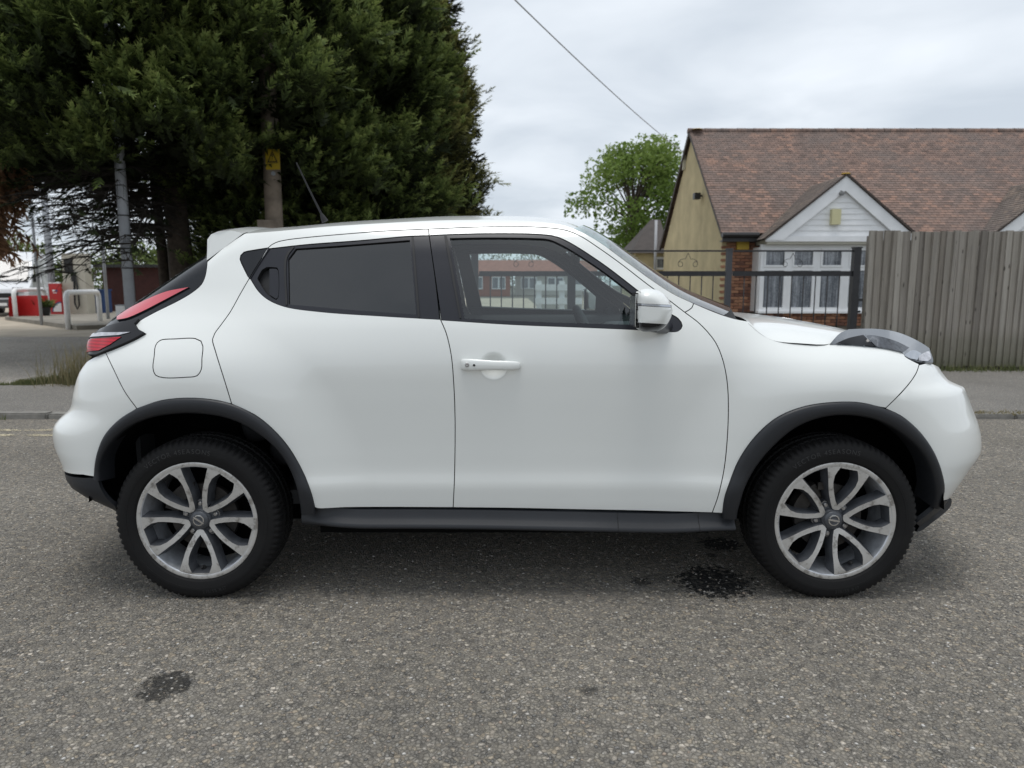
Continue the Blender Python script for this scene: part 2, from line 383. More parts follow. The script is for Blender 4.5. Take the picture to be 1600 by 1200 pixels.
# verge strip behind the left pavement
c0 = on_z(60, 603, .03); c1 = on_z(160, 588, .03)
n = 15000; x = np.where(RNG.random(n) < .35, RNG.uniform(-9.5, -.6, n), c0[0]-.3+RNG.random(n)**1.6*(-.6-c0[0])); k = RNG.random(n)
edge_ = 5.06+.07*np.sin(x*5.3)+.05*np.sin(x*13.1+1); wide = .06+.80*sstep(c0[0]-.5, c0[0]+.7, x); q_ = RNG.random(n); y = edge_+wide*q_
k = k*np.sqrt(np.minimum(1, q_*3+.12))*(.35+.65*sstep(c0[0]-.6, c0[0]+.3, x))
grass('verge_grass', 'rough grass verge between the pavement and the forecourt', np.stack([x, y], 1), .025+.17*k**1.6, M_grass)
tu = on_z(128, 600, .03); n = 420
grass('tall_grass_tuft', 'tall pale grass tuft growing on the verge behind the rear bumper', np.stack([tu[0]+.22*RNG.standard_normal(n), tu[1]+.15*RNG.standard_normal(n)], 1), .18+.42*RNG.random(n), M_dry, .004, .55)
n = 4200; x = RNG.uniform(-8, 2, n); cl = np.sin(x*3.1)+np.sin(x*7.7+1)+RNG.standard_normal(n)*.3; x = x[cl > .5]; n = len(x)
grass('kerb_weeds', 'low weeds rooted along the kerb joint', np.stack([x, KY-.02-np.abs(RNG.standard_normal(n))*.025], 1), .03+.08*RNG.random(n)**1.5, M_grass, .005, .8, .0)
n = 9000; x = RNG.uniform(2.0, 13, n); y = KY+.02+np.abs(RNG.standard_normal(n))*.09
grass('kerb_dry_grass', 'dead yellow grass along the back of the kerb', np.stack([x, y], 1), .012+.03*RNG.random(n), M_dry, .005, .9, .036)
n = 5000; x = RNG.uniform(4.6, 16, n); y = FY-.05-np.abs(RNG.standard_normal(n))*.10
grass('fence_foot_grass', 'mossy grass growing at the foot of the board fence', np.stack([x, y], 1), .03+.10*RNG.random(n)**2, M_grass, .005, .8, .036)

# =================================================================== FENCE, GATES
def wood_mat():
    t = NT('weathered_fence_wood'); c = t.coord(); oi = t.n('ShaderNodeObjectInfo')
    mp = t.n('ShaderNodeMapping'); mp.inputs['Scale'].default_value = (55, 55, 1.6); t.link(c, mp.inputs['Vector'])
    off = t.n('ShaderNodeVectorMath', operation='ADD'); t.link(mp.outputs[0], off.inputs[0]); rv = t.math('MULTIPLY', oi.outputs['Random'], 90); cb = t.n('ShaderNodeCombineXYZ'); t.link(rv, cb.inputs[0]); t.link(rv, cb.inputs[2]); t.link(cb.outputs[0], off.inputs[1])
    g = t.noise(off.outputs[0], 1.0, 6, .7, .6).outputs[0]
    base = t.ramp(oi.outputs['Random'], [(0, (.155, .138, .118)), (.3, (.30, .275, .24)), (.6, (.225, .203, .172)), (.8, (.34, .315, .275)), (1, (.185, .163, .136))])
    col = t.mix(1.0, base, t.ramp(g, [(.25, .55), (.5, 1.0), (.75, 1.28)]), 'MULTIPLY')
    z = t.n('ShaderNodeSeparateXYZ'); t.link(c, z.inputs[0])
    # algae creeps up from the damp foot
    al = t.math('MULTIPLY', t.ramp(t.math('ADD', z.outputs[2], t.math('MULTIPLY', t.noise(c, 4, 4).outputs[0], .5)), [(.25, .75), (.85, 0)]), .9)
    al.node.use_clamp = True
    col = t.mix(al, col, c4((.075, .078, .035)))
    kn = t.n('ShaderNodeTexVoronoi'); kn.inputs['Scale'].default_value = 1.0; mk = t.n('ShaderNodeMapping'); mk.inputs['Scale'].default_value = (9, 9, 3.2); t.link(c, mk.inputs['Vector']); ak = t.n('ShaderNodeVectorMath', operation='ADD'); t.link(mk.outputs[0], ak.inputs[0]); t.link(cb.outputs[0], ak.inputs[1]); t.link(ak.outputs[0], kn.inputs['Vector'])
    col = t.mix(t.ramp(kn.outputs['Distance'], [(.07, .85), (.13, 0)]), col, c4((.035, .028, .022)))
    return t.done(t.bsdf(**{'Base Color': col, 'Roughness': .9, 'Normal': t.bump(g, .5, .006)}))
M_wood = wood_mat()
fx0 = on_y(1356, 440, FY)[0]; fz = on_y(1480, 361, FY)[2]
fence = thing('board_fence', 'tall weathered grey closeboard timber fence beside the black gate', 'fence', (fx0, FY, .036))
bw = .096
bms = []
for k in range(4):
    b = MB(); t0, t1 = .034, .008
    b.add([(-.006, -.012, 0), (bw+.008, .014, 0), (bw+.008, .014+t1, 0), (-.006, t0, 0), (-.006, -.012, fz-.05-.036), (bw+.008, .014, fz-.05-.036), (bw+.008, .014+t1, fz-.05-.036), (-.006, t0, fz-.05-.036)],
          [(0, 3, 2, 1), (4, 5, 6, 7), (0, 1, 5, 4), (1, 2, 6, 5), (2, 3, 7, 6), (3, 0, 4, 7)])
    me = bpy.data.meshes.new('board'); me.from_pydata(b.v, [], b.f); me.materials.append(M_wood); bms.append(me)
for i in range(72):
    o = bpy.data.objects.new('board', bms[i % 4]); COL.objects.link(o); o.parent = fence
    o.location = (i*bw+random.uniform(-.004, .004), -.02+random.uniform(-.005, .005), .05+random.uniform(-.012, .008)); o.rotation_euler = (random.uniform(-.006, .006), random.uniform(-.012, .012), random.uniform(-.05, .05))
MB().box(fx0-.02, fx0+72*bw, FY+.03, FY+.06, .036, .20).build('gravel_board', M_wood, fence)
for z in (.5, 1.15, 1.8): MB().box(fx0-.02, fx0+72*bw, FY+.012, FY+.06, z, z+.08).build('rail', M_wood, fence)
for i in range(4): MB().box(fx0+.02+i*2.4, fx0+.12+i*2.4, FY+.06, FY+.16, 0, fz-.06).build('post', M_wood, fence)

M_iron = mat('black_gate_paint', (.014, .014, .016), .45, var=.3, vscale=20)
def gate(x0, x1, lab):
    g = thing('driveway_gate', lab, 'gate', (x0, FY, .036))
    zt, zm, zb = on_y(1200, 392, FY)[2], on_y(1200, 427, FY)[2], .16
    MB().box(x0, x1, FY-.012, FY+.012, zt-.012, zt+.010).build('rail', M_iron, g); MB().box(x0, x1, FY-.022, FY+.022, zm-.04, zm+.03).build('rail', M_iron, g); MB().box(x0, x1, FY-.02, FY+.02, zb-.03, zb+.03).build('rail', M_iron, g)
    n = max(2, int(round((x1-x0)/.163)))
    for i in range(1, n):
        x = x0+(x1-x0)*i/n; MB().tube([(x, FY, zb), (x, FY, zm)], .0085, 8).build('bar', M_iron, g, smooth=True)
    k = max(1, int((x1-x0)/.85))
    for i in range(k):       # scrolls between the two top rails
        cx = x0+(x1-x0)*(i+.5)/k
        for sg in (-1, 1):
            pts = []
            for q in range(26):
                a = q/25*math.pi*2.6; r_ = .016+.05*q/25
                pts.append((cx+sg*(.10+.02)+sg*r_*math.cos(a)*1.0+sg*.05*(q/25)**2*-1.2, FY, (zt+zm)/2+.01-.03+r_*math.sin(a)))
            pts.append((cx, FY, zt-.03)); MB().tube(pts, .0038, 5).build('scroll', M_iron, g, smooth=True)
    return g
def gpost(x, w_, top, lab, m=M_iron):
    o = MB().box(x-w_/2, x+w_/2, FY-w_/2, FY+w_/2, -.05, top).box(x-w_/2-.008, x+w_/2+.008, FY-w_/2-.008, FY+w_/2+.008, top, top+.018).build('gate_post', m); tag(o, lab, 'post', 'posts of the driveway gates'); return o
gx = [on_y(u, 430, FY)[0] for u in (742, 893, 1138, 1336)]; gt = on_y(1336, 388, FY)[2]
for a, b_, lab in ((0, 1, 'black iron gate leaf seen through the front door window'), (1, 2, 'black iron gate leaf in front of the tan gable wall'), (2, 3, 'black iron gate leaf in front of the white bay window')):
    gate(gx[a]+.06, gx[b_]-.05, lab)
M_gp = mat('grey_gate_post', (.05, .052, .058), .5)
gpost(gx[0], .10, gt, 'black gate post seen at the rear edge of the front door window'); gpost(gx[1], .11, gt, 'black gate post seen through the front door window beside the far door mirror')
gpost(gx[2], .075, gt-.02, 'slim grey gate post in front of the red brick wall', M_gp); gp = gpost(gx[3], .095, gt, 'black square gate post next to the board fence')
# latch on the last post
MB().box(gx[3]+.045, gx[3]+.12, FY-.03, FY+.0, 1.02, 1.06).box(gx[3]+.045, gx[3]+.06, FY-.032, FY+.002, .84, 1.10).box(gx[3]+.045, gx[3]+.10, FY-.03, FY+.0, .86, .89).build('latch', M_iron, gp)
# =================================================================== BUNGALOW
M_render = mat('tan_rendered_wall', (.60, .505, .30), .92, var=.16, vscale=1.6, bump=.2, bscale=120)
M_white = mat('white_upvc', (.85, .855, .86), .38, var=.05, vscale=2)
M_fascia = mat('white_painted_board', (.86, .865, .87), .5, var=.07, vscale=3)
M_cream = mat('cream_soffit', (.55, .53, .45), .7)
M_galvp = mat('grey_pipe', (.42, .43, .45), .5)
M_mortar = mat('dark_mortar', (.17, .145, .12), .95, var=.2, vscale=20)
M_verge = mat('dark_brown_bargeboard', (.055, .040, .032), .6, var=.2, vscale=6)
M_gutter = mat('black_gutter', (.018, .017, .017), .4)
def brick_mat():
    t = NT('red_brick'); oi = t.n('ShaderNodeObjectInfo'); c = t.coord()
    base = t.ramp(oi.outputs['Random'], [(0, (.13, .065, .05)), (.25, (.26, .115, .07)), (.6, (.34, .17, .10)), (.85, (.42, .22, .13)), (1, (.19, .09, .065))])
    col = t.mix(1.0, base, t.ramp(t.noise(c, 25, 5, .65).outputs[0], [(.3, .75), (.7, 1.2)]), 'MULTIPLY')
    return t.done(t.bsdf(**{'Base Color': col, 'Roughness': .92}))
M_brick = brick_mat()
def tile_mat(name, slope_dir, warm, along=(1, 0, 0)):
    """plain clay tiles: colour per tile and weather patches"""
    t = NT(name); c = t.coord()
    def dot(v):
        d = t.n('ShaderNodeVectorMath', operation='DOT_PRODUCT'); t.link(c, d.inputs[0]); d.inputs[1].default_value = v; return d.outputs['Value']
    cb = t.n('ShaderNodeCombineXYZ'); t.link(dot(along), cb.inputs[0]); t.link(dot(slope_dir), cb.inputs[1])
    def br(mort):
        b = t.n('ShaderNodeTexBrick'); t.link(cb.outputs[0], b.inputs['Vector']); b.inputs['Scale'].default_value = 1.0; b.inputs['Brick Width'].default_value = .165; b.inputs['Row Height'].default_value = .10
        b.inputs['Mortar Size'].default_value = mort; b.inputs['Color1'].default_value = (0, 0, 0, 1); b.inputs['Color2'].default_value = (1, 1, 1, 1); b.inputs['Mortar'].default_value = (0, 0, 0, 1); return b
    tone = t.ramp(br(0.0).outputs['Color'], [(0, tuple(np.array(warm)*.45)), (.3, tuple(np.array(warm)*.8)), (.65, warm), (1, tuple(np.array(warm)*np.array([1.5, 1.35, 1.2])))])
    patch = t.noise(c, .9, 5, .62).outputs[0]
    grey = t.ramp(patch, [(.36, .80), (.64, .30)])
    col = t.mix(grey, tone, c4(tuple(np.array([.165, .135, .122]))), 'MIX')
    col = t.mix(1.0, col, t.ramp(t.noise(c, 7, 5, .7).outputs[0], [(.3, .75), (.7, 1.2)]), 'MULTIPLY')
    col = t.mix(t.ramp(br(.008).outputs['Fac'], [(0, 0), (1, .6)]), col, c4((.03, .024, .02)))
    li = t.ramp(t.noise(c, 5.5, 6, .7).outputs[0], [(.66, 0), (.74, .6)]); col = t.mix(li, col, c4((.20, .15, .10)))
    return t.done(t.bsdf(**{'Base Color': col, 'Roughness': .9}))
HY = on_z(0, 600, 0)[1]*0+(-3.59+17.2)                    # front wall, about 17 m from the camera
hx0 = on_y(1126, 430, HY)[0]
ap = on_x(1075, 203, hx0-.12); RYr, RZ = ap[1], ap[2]
EZ = on_y(1140, 366, HY-.30)[2]; EY = HY-.30
BYk = 2*RYr-HY; hx1 = hx0+14.0
house = thing('bungalow', 'tan rendered and red brick bungalow with a red brown tiled roof', 'house', (hx0, HY, 0))
pitch = math.atan2(RZ-EZ, RYr-EY); cp, sp = math.cos(pitch), math.sin(pitch)
M_tile = tile_mat('weathered_red_clay_tile', (0, cp, sp), (.27, .168, .130))
def courses(name, x0, x1, ey, ez, ry, rz, m, par, xl=None, xr_=None, n=None, thick=.011):
    """roof slope as overlapping courses; xl, xr_ give left and right edges per fraction of slope"""
    L = math.hypot(ry-ey, rz-ez); n = n or int(L/.10); dy, dz = (ry-ey)/n, (rz-ez)/n; ln = math.hypot(dy, dz); ny, nz = -dz/ln, dy/ln
    if nz < 0: ny, nz = -ny, -nz
    V, F_ = [], []
    for i in range(n):
        k = i/n; a0 = xl(k) if xl else x0; a1 = xr_(k) if xr_ else x1
        if a1-a0 < .01: continue
        y, z = ey+dy*i, ez+dz*i; b0 = len(V)
        for yy, zz_, o_ in ((y, z, 0), (y, z, thick), (y+dy, z+dz, .004)):
            V += [(a0, yy+ny*o_, zz_+nz*o_), (a1, yy+ny*o_, zz_+nz*o_)]
        F_ += [(b0, b0+1, b0+3, b0+2), (b0+2, b0+3, b0+5, b0+4)]
    return mesh_obj(name, V, F_, m, par)
MB().add([(hx0, HY, 0), (hx0, BYk, 0), (hx0, BYk, EZ), (hx0, RYr, RZ-.16), (hx0, HY, EZ), (hx0+.2, HY, 0), (hx0+.2, BYk, 0), (hx0+.2, BYk, EZ), (hx0+.2, RYr, RZ-.16), (hx0+.2, HY, EZ)],
     [(4, 3, 2, 1, 0), (5, 6, 7, 8, 9), (0, 5, 9, 4), (1, 2, 7, 6), (0, 1, 6, 5), (2, 3, 8, 7), (3, 4, 9, 8)]).build('gable_wall', M_render, house)
MB().box(hx0+.2, hx1, BYk-.2, BYk, 0, EZ).build('rear_wall', M_render, house)
MB().box(hx1-.2, hx1, HY, BYk-.2, 0, EZ).build('end_wall', M_render, house)
roofm = courses('roof', hx0-.10, hx1+.1, EY, EZ+.02, RYr, RZ, M_tile, house)
courses('roof_back', hx0-.10, hx1+.1, 2*RYr-EY, EZ+.02, RYr, RZ, M_tile, house)
for y0_, sgn in ((EY, 1), (2*RYr-EY, -1)):      # verge boards up the gable
    MB().bar((hx0-.075, y0_, EZ-.05), (hx0-.075, RYr, RZ-.07), .045, .08, up=(0, -sgn*sp, cp)).build('bargeboard', M_verge, house)
for i in range(32):                              # ridge tiles
    x = hx0-.12+i*.45; b = MB(); v = []
    for xx, rr in ((x, .115), (x+.445, .105)):
        for a in np.linspace(-20, 200, 9): v.append((xx, RYr+rr*math.cos(R(a)), RZ-.045+rr*.8*math.sin(R(a))))
    b.add(v, [(j, j+1, 9+j+1, 9+j) for j in range(8)]+[tuple(range(9)), tuple(range(9, 18))[::-1]])
    b.build('ridge_tile', M_lich if False else M_tile, roofm, smooth=False)
M_lichen = mat('yellow_lichen', (.30, .19, .03), .95, var=.4, vscale=30)
lp = np.array(on_y(1083, 210, RYr-.25)); MB().lathe([(.001, .03), (.12, .02), (.16, 0)], (hx0+.10, RYr-.12, RZ-.02), 'z', 9).build('lichen_patch', M_lichen, roofm)
# front wall behind the brick pier and bay
fwall = MB().box(hx0+.2, hx1-.2, HY+.012, HY+.2, 0, EZ).build('front_wall', M_mortar, house)
bm_ = bevel_box(.215, .10, .064, .004, 1); bm_.materials.append(M_brick)
def bricks(x0, x1, y, z0, z1, par):
    r_ = 0; z = z0
    po = origin_of(par)
    while z < z1:
        x = x0+(.1125 if r_ % 2 else 0)
        while x < x1-.05:
            o = bpy.data.objects.new('brick', bm_); COL.objects.link(o); o.parent = par
            o.location = (x+.1075-po.x, y+.05+random.uniform(-.002, .002)-po.y, z+.032-po.z); x += .225
        z += .075; r_ += 1
bayx0, bayx1 = on_y(1187, 440, HY-.55)[0], on_y(1356, 440, HY-.55)[0]
BY = HY-.55
bricks(hx0, bayx0+.02, HY-.03, .60, EZ-.12, fwall)
# eaves: gutter, fascia and soffit over the brick pier
MB().tube([(hx0-.1, EY-.05, EZ-.02), (bayx0, EY-.05, EZ-.02)], .06, 8).box(hx0-.08, bayx0, EY+.0, EY+.03, EZ-.17, EZ-.02).build('gutter', M_gutter, house)
MB().box(hx0-.05, hx1, EY+.03, HY+.02, EZ-.16, EZ-.13).build('soffit', M_gutter, house)
mb_ = on_y(1160, 384, HY-.06); MB().box(mb_[0]-.14, mb_[0]+.14, HY-.11, HY-.03, mb_[2]-.09, mb_[2]+.10).build('meter_box', mat('yellow_box', (.45, .30, .03), .6), house)
# ---- bay with gable
def net_mat():
    t = NT('net_curtain_behind_glass'); c = t.coord()
    mp = t.n('ShaderNodeMapping'); mp.inputs['Scale'].default_value = (26, 1, 1.2); t.link(c, mp.inputs['Vector'])
    f = t.noise(mp.outputs[0], 1.0, 4, .6).outputs[0]; g = t.noise(c, 38, 3, .7).outputs[0]
    col = t.ramp(t.math('ADD', t.math('MULTIPLY', f, .62), t.math('MULTIPLY', g, .38)), [(.34, (.045, .05, .06)), (.48, (.16, .175, .195)), (.64, (.40, .42, .45))])
    b = t.bsdf(**{'Base Color': col, 'Roughness': .25}); b.inputs['Coat Weight'].default_value = .8; b.inputs['Coat Roughness'].default_value = .03; return t.done(b)
M_net = net_mat()
def bay(dx, lab_main):
    x0, x1 = bayx0+dx, bayx1+dx+.12
    zt, zs, zb = on_y(1270, 386, BY)[2], on_y(1270, 418, BY)[2], on_y(1270, 487, BY)[2]
    wl = MB().box(x0+.03, x1-.03, BY+.06, HY+.02, 0, zb-.03).build('bay_wall', M_mortar, house)
    if dx == 0: bricks(x0+.03, x1-.05, BY+.02, .30, zb-.06, wl)
    else: MB().box(x0+.02, x1-.02, BY+.03, BY+.055, 0, zb-.04).build('bay_brickwork', M_brick, wl)
    MB().box(x0-.03, x1+.03, BY-.07, BY+.12, zb-.035, zb+.015).build('window_sill', M_white, wl)
    n = 4; wpx = (x1-x0)/n
    MB().box(x0-.01, x1+.01, BY+.0, BY+.07, zt-.02, zt+.06).build('window_head', M_white, house)
    for i in range(n):
        a, b2 = x0+i*wpx, x0+(i+1)*wpx; w_ = MB()
        w_.box(a, a+.10, BY, BY+.07, zb+.015, zt-.02).box(b2-.10, b2-.0015, BY, BY+.07, zb+.015, zt-.02).box(a+.10, b2-.10, BY, BY+.07, zb+.015, zb+.10).box(a+.10, b2-.10, BY, BY+.07, zs-.07, zs+.03).box(a+.10, b2-.10, BY, BY+.07, zt-.07, zt-.02)
        wo = w_.build('bay_window', M_white, house)
        ol = MB(); ol.box(a+.075, b2-.075, BY-.022, BY-.003, zs+.012, zs+.055).box(a+.075, b2-.075, BY-.022, BY-.003, zt-.075, zt-.035).box(a+.075, a+.115, BY-.022, BY-.003, zs+.055, zt-.075).box(b2-.115, b2-.075, BY-.022, BY-.003, zs+.055, zt-.075); ol.build('top_sash', M_white, wo)
        MB().box(a+.08, b2-.08, BY+.04, BY+.05, zb+.08, zs-.05).build('pane', M_net, wo); MB().box(a+.08, b2-.08, BY+.04, BY+.05, zs+.02, zt-.05).build('pane', M_net, wo)
    MB().box(x0-.02, x0+.05, BY+.071, HY, zb, zt).box(x1-.05, x1+.02, BY+.071, HY, zb, zt).build('bay_cheek', M_white, house)
    # gable
    GYf = BY-.22; q = lambda u, v: np.array(on_y(u, v, GYf)); A = q(1322, 275); L_ = q(1196, 376); A[0] += dx; L_[0] += dx; Rt = np.array([2*A[0]-L_[0], GYf, L_[2]])
    MB().box(L_[0]+.05, Rt[0]-.05, GYf+.03, HY, zt+.06, L_[2]+.03).build('bay_soffit', M_cream, house)
    MB().prism([(L_[0], L_[2]+.10), (L_[0], L_[2]-.02), (Rt[0], L_[2]-.02), (Rt[0], L_[2]+.10)], GYf-.012, GYf+.028).build('gable_base_board', M_fascia, house)
    wb = .25
    for s_, E_ in ((1, L_), (-1, Rt)):
        d = Vector((A[0]-E_[0], 0, A[2]-E_[2])); ln = d.length; d.normalize(); nrm = Vector((d.z, 0, -d.x)) if s_ > 0 else Vector((-d.z, 0, d.x))
        e0 = Vector((E_[0], 0, E_[2]+.012)); a0 = Vector((A[0], 0, A[2])); 
        inner_a = Vector((A[0], 0, A[2]-wb/abs(d.x))); inner_e = Vector((E_[0]+s_*wb/abs(d.z), 0, E_[2]+.012))
        MB().prism([(e0.x, e0.z), (a0.x, a0.z), (inner_a.x, inner_a.z), (inner_e.x, inner_e.z)], GYf-.03-.002*s_, GYf+.02+.002*s_).build('bargeboard', M_fascia, house)
        o_ = MB().bar((E_[0]-s_*.04, GYf-.045, E_[2]+.03), (A[0], GYf-.045, A[2]+.035), .05, .04).build('verge_tile', M_verge, house)
    # shiplap boards
    z = L_[2]+.10; ztop = A[2]-.30; k = 0
    while z < ztop:
        z2 = z+.125; f0 = (A[2]-z)/(A[2]-L_[2]); hw = (A[0]-L_[0])*f0-.12
        if hw > .03: MB().add([(A[0]-hw, GYf+.045, z), (A[0]+hw, GYf+.045, z), (A[0]+hw, GYf+.060, z2), (A[0]-hw, GYf+.060, z2), (A[0]-hw, GYf+.075, z), (A[0]+hw, GYf+.075, z), (A[0]+hw, GYf+.075, z2), (A[0]-hw, GYf+.075, z2)], [(0, 1, 2, 3), (0, 4, 5, 1), (3, 2, 6, 7), (7, 6, 5, 4), (0, 3, 7, 4), (1, 5, 6, 2)]).build('cladding_board', M_fascia, house)
        z = z2; k += 1
    # two small roof slopes running back into the main roof
    yi = lambda zq: EY+(zq-EZ)/math.tan(pitch)+.06
    for s_ in (1, -1):
        n_ = 26; V, F_ = [], []; dxs, dzs = (A[0]-L_[0]+.08), A[2]-L_[2]
        for i in range(n_):
            k0, k1 = i/n_, (i+1)/n_
            for kk, o_ in ((k0, 0.0), (k0, .016), (k1, .003)):
                xx = A[0]-s_*dxs*(1-kk); zz_ = L_[2]+.03+dzs*kk+o_
                V += [(xx, GYf-.07, zz_), (xx, max(yi(zz_), GYf), zz_)]
            b0 = i*6; F_ += [(b0, b0+1, b0+3, b0+2), (b0+2, b0+3, b0+5, b0+4)]
        mesh_obj('bay_roof', V, F_, M_tile2, house)
    MB().lathe([(.001, .04), (.08, .03), (.11, 0)], (A[0], GYf+.02, A[2]+.04), 'z', 8).build('lichen_patch', M_lichen, house)
    return A, GYf
M_tile2 = tile_mat('brown_clay_tile', (.55, 0, .83), (.20, .165, .135), (0, 1, 0))
A, GYf = bay(0, ''); bay(5.05, '')
al = on_y(1305, 339, GYf); M_alarm = mat('cream_plastic_box', (.62, .58, .34), .5)
ab = rb0 = None
MB().box(al[0]-.10, al[0]+.10, GYf-.07, GYf+.05, al[2]-.17, al[2]+.17).build('alarm_box', M_alarm, house)
sl = on_y(1313, 303, GYf); MB().lathe([(.001, -.06), (.05, -.05), (.05, .03), (.001, .05)], (sl[0], GYf-.06, sl[2]), 'y', 10).box(sl[0]-.02, sl[0]+.02, GYf-.05, GYf+.05, sl[2]+.02, sl[2]+.07).build('security_lamp', mat('grey_lamp', (.2, .2, .2), .5), house)
fl = on_x(1097, 306, hx0); MB().box(hx0-.22, hx0-.06, fl[1]-.10, fl[1]+.10, fl[2]-.09, fl[2]+.07).box(hx0-.06, hx0, fl[1]-.03, fl[1]+.03, fl[2]-.02, fl[2]+.02).build('floodlight', M_gutter, house)
br_ = on_x(1071, 246, hx0); MB().box(hx0-.07, hx0, br_[1]-.05, br_[1]+.05, br_[2]-.35, br_[2]+.20).build('cable_bracket', mat('cream_bracket', (.55, .52, .42), .6), house)
# lean-to at the back with its pipe and small window
ex = on_y(1026, 400, BYk+1.5)
lt = thing('outbuilding', 'small outbuilding with a dark pitched roof behind the tan gable', 'outbuilding', (ex[0]-.9, BYk+2.5, 0))
lx0 = on_y(988, 400, BYk+.6)[0]
MB().box(lx0+.1, hx0+.2, BYk+.6, BYk+3.5, 0, 2.35).build('wall', M_render, lt)
MB().add([(lx0-.1, BYk+.4, 2.30), (hx0+.3, BYk+.4, 2.30), (hx0+.3, BYk+2.2, 3.55), (lx0+.9, BYk+2.2, 3.55), (lx0-.1, BYk+3.7, 2.30), (hx0+.3, BYk+3.7, 2.30)], [(0, 1, 2, 3), (0, 3, 4), (4, 3, 2, 5), (0, 4, 5, 1)]).build('roof', mat('dark_slate_roof', (.06, .05, .045), .8, var=.2, vscale=5), lt)
wv = on_y(1035, 411, BYk+.6); MB().box(wv[0]-.25, wv[0]+.12, BYk+.54, BYk+.61, wv[2]-.22, wv[2]+.2).build('window', M_white, lt); MB().box(wv[0]-.19, wv[0]+.06, BYk+.53, BYk+.535, wv[2]-.15, wv[2]+.13).build('pane', M_net, lt)
pv = on_y(1024, 395, BYk+.3); MB().tube([(pv[0], BYk+.3, .8), (pv[0], BYk+.3, on_y(1024, 344, BYk+.3)[2])], .045, 8).build('vent_pipe', M_galvp, lt, smooth=True)

# overhead cable to the gable
p0 = np.array((hx0-.07, br_[1], br_[2]+.15)); d0 = on_y(805, 0, 5.6); d1 = np.array((-3.5, -16, 8.0)); pts = []
dirv = np.array(d0)-p0
for k in np.linspace(0, 3.2, 60):
    p = p0+dirv*k; p[2] += .26*k*(k-1)*1.25; pts.append(tuple(p))
cb_ = MB().tube(pts, .010, 6).build('overhead_cable', mat('grey_cable', (.6, .62, .65), .7), smooth=True); tag(cb_, 'thin grey overhead cable sagging down to the tan gable', 'cable')

# far houses seen through the car windows
def far_house(x0, x1, y, dep, wz, rz, wallm, roofm_, lab, nwin):
    h = thing('far_house', lab, 'house', ((x0+x1)/2, y, 0))
    MB().box(x0, x1, y, y+dep, 0, wz).build('wall', wallm, h)
    MB().add([(x0-.3, y-.3, wz-.05), (x1+.3, y-.3, wz-.05), (x1+.3, y+dep/2, rz), (x0-.3, y+dep/2, rz), (x0-.3, y+dep+.3, wz-.05), (x1+.3, y+dep+.3, wz-.05)], [(0, 1, 2, 3), (3, 2, 5, 4), (0, 3, 4), (1, 5, 2), (0, 4, 5, 1)]).build('roof', roofm_, h)
    for i in range(nwin):
        cx = x0+(x1-x0)*(i+.5)/nwin; w_ = (x1-x0)/nwin*.30
        o = MB().box(cx-w_, cx+w_, y-.06, y-.001, .75, 2.05).build('window', M_white, h)
        for s_ in (-1, 1): MB().box(cx+s_*w_*.5-w_*.40, cx+s_*w_*.5+w_*.40, y-.075, y-.062, .85, 1.95).build('pane', M_net, o)
    return h
M_far_b = mat('far_red_brick', (.27, .11, .075), .9, var=.2, vscale=8); M_far_t = mat('far_red_tile', (.25, .115, .085), .9, var=.25, vscale=3); M_far_w = mat('far_pale_render', (.48, .47, .43), .9)
yh = 72.0
far_house(-5.0, -.2, yh, 7, 2.35, 3.9, M_far_b, M_far_t, 'red brick bungalow seen through the front door window', 2)
far_house(.4, 9.5, yh+6, 7, 2.45, 4.1, M_far_w, M_far_t, 'pale rendered bungalow seen through the front door window', 3)
wf_ = thing('white_picket_fence', 'white ranch style fence seen through the front door window', 'fence', (1.6, 15, 0))
for z in (.35, .75, 1.1): MB().box(.6, 2.6, 14.98, 15.02, z, z+.16).build('rail', M_fascia, wf_)
for x in (.7, 1.3, 1.9, 2.5): MB().box(x-.07, x+.07, 15.021, 15.12, 0, 1.35).build('post', M_fascia, wf_)
# =================================================================== TREES
def foliage_mat(name, stops, trans=.18):
    t = NT(name); at = t.n('ShaderNodeAttribute'); at.attribute_name = 'shade'
    col = t.ramp(at.outputs['Fac'], stops)
    bs = t.bsdf(**{'Base Color': col, 'Roughness': .7}); bs.inputs['Specular IOR Level'].default_value = .25
    tr = t.n('ShaderNodeBsdfTranslucent'); t.link(col, tr.inputs[0]); m = t.n('ShaderNodeMixShader'); m.inputs[0].default_value = trans
    t.link(bs.outputs[0], m.inputs[1]); t.link(tr.outputs[0], m.inputs[2]); return t.done(m)
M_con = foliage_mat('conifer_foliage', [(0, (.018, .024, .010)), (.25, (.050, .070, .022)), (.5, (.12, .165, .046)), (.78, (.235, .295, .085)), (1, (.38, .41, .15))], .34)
M_con2 = foliage_mat('bronzed_conifer_foliage', [(0, (.020, .023, .010)), (.25, (.062, .068, .023)), (.5, (.145, .152, .048)), (.78, (.25, .25, .080)), (1, (.38, .35, .13))], .34)
M_dead = foliage_mat('dead_brown_foliage', [(0, (.14, .08, .045)), (1, (.45, .26, .15))], .4)
M_bark = mat('conifer_bark', (.065, .050, .038), .95, var=.4, vscale=12, bump=.6, bscale=30)
M_twig = mat('dead_twigs', (.030, .025, .020), .95)
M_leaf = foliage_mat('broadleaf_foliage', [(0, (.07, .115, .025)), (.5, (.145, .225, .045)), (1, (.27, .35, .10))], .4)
M_shrub = foliage_mat('shrub_foliage', [(0, (.04, .060, .018)), (.5, (.085, .12, .032)), (1, (.16, .19, .06))], .3)
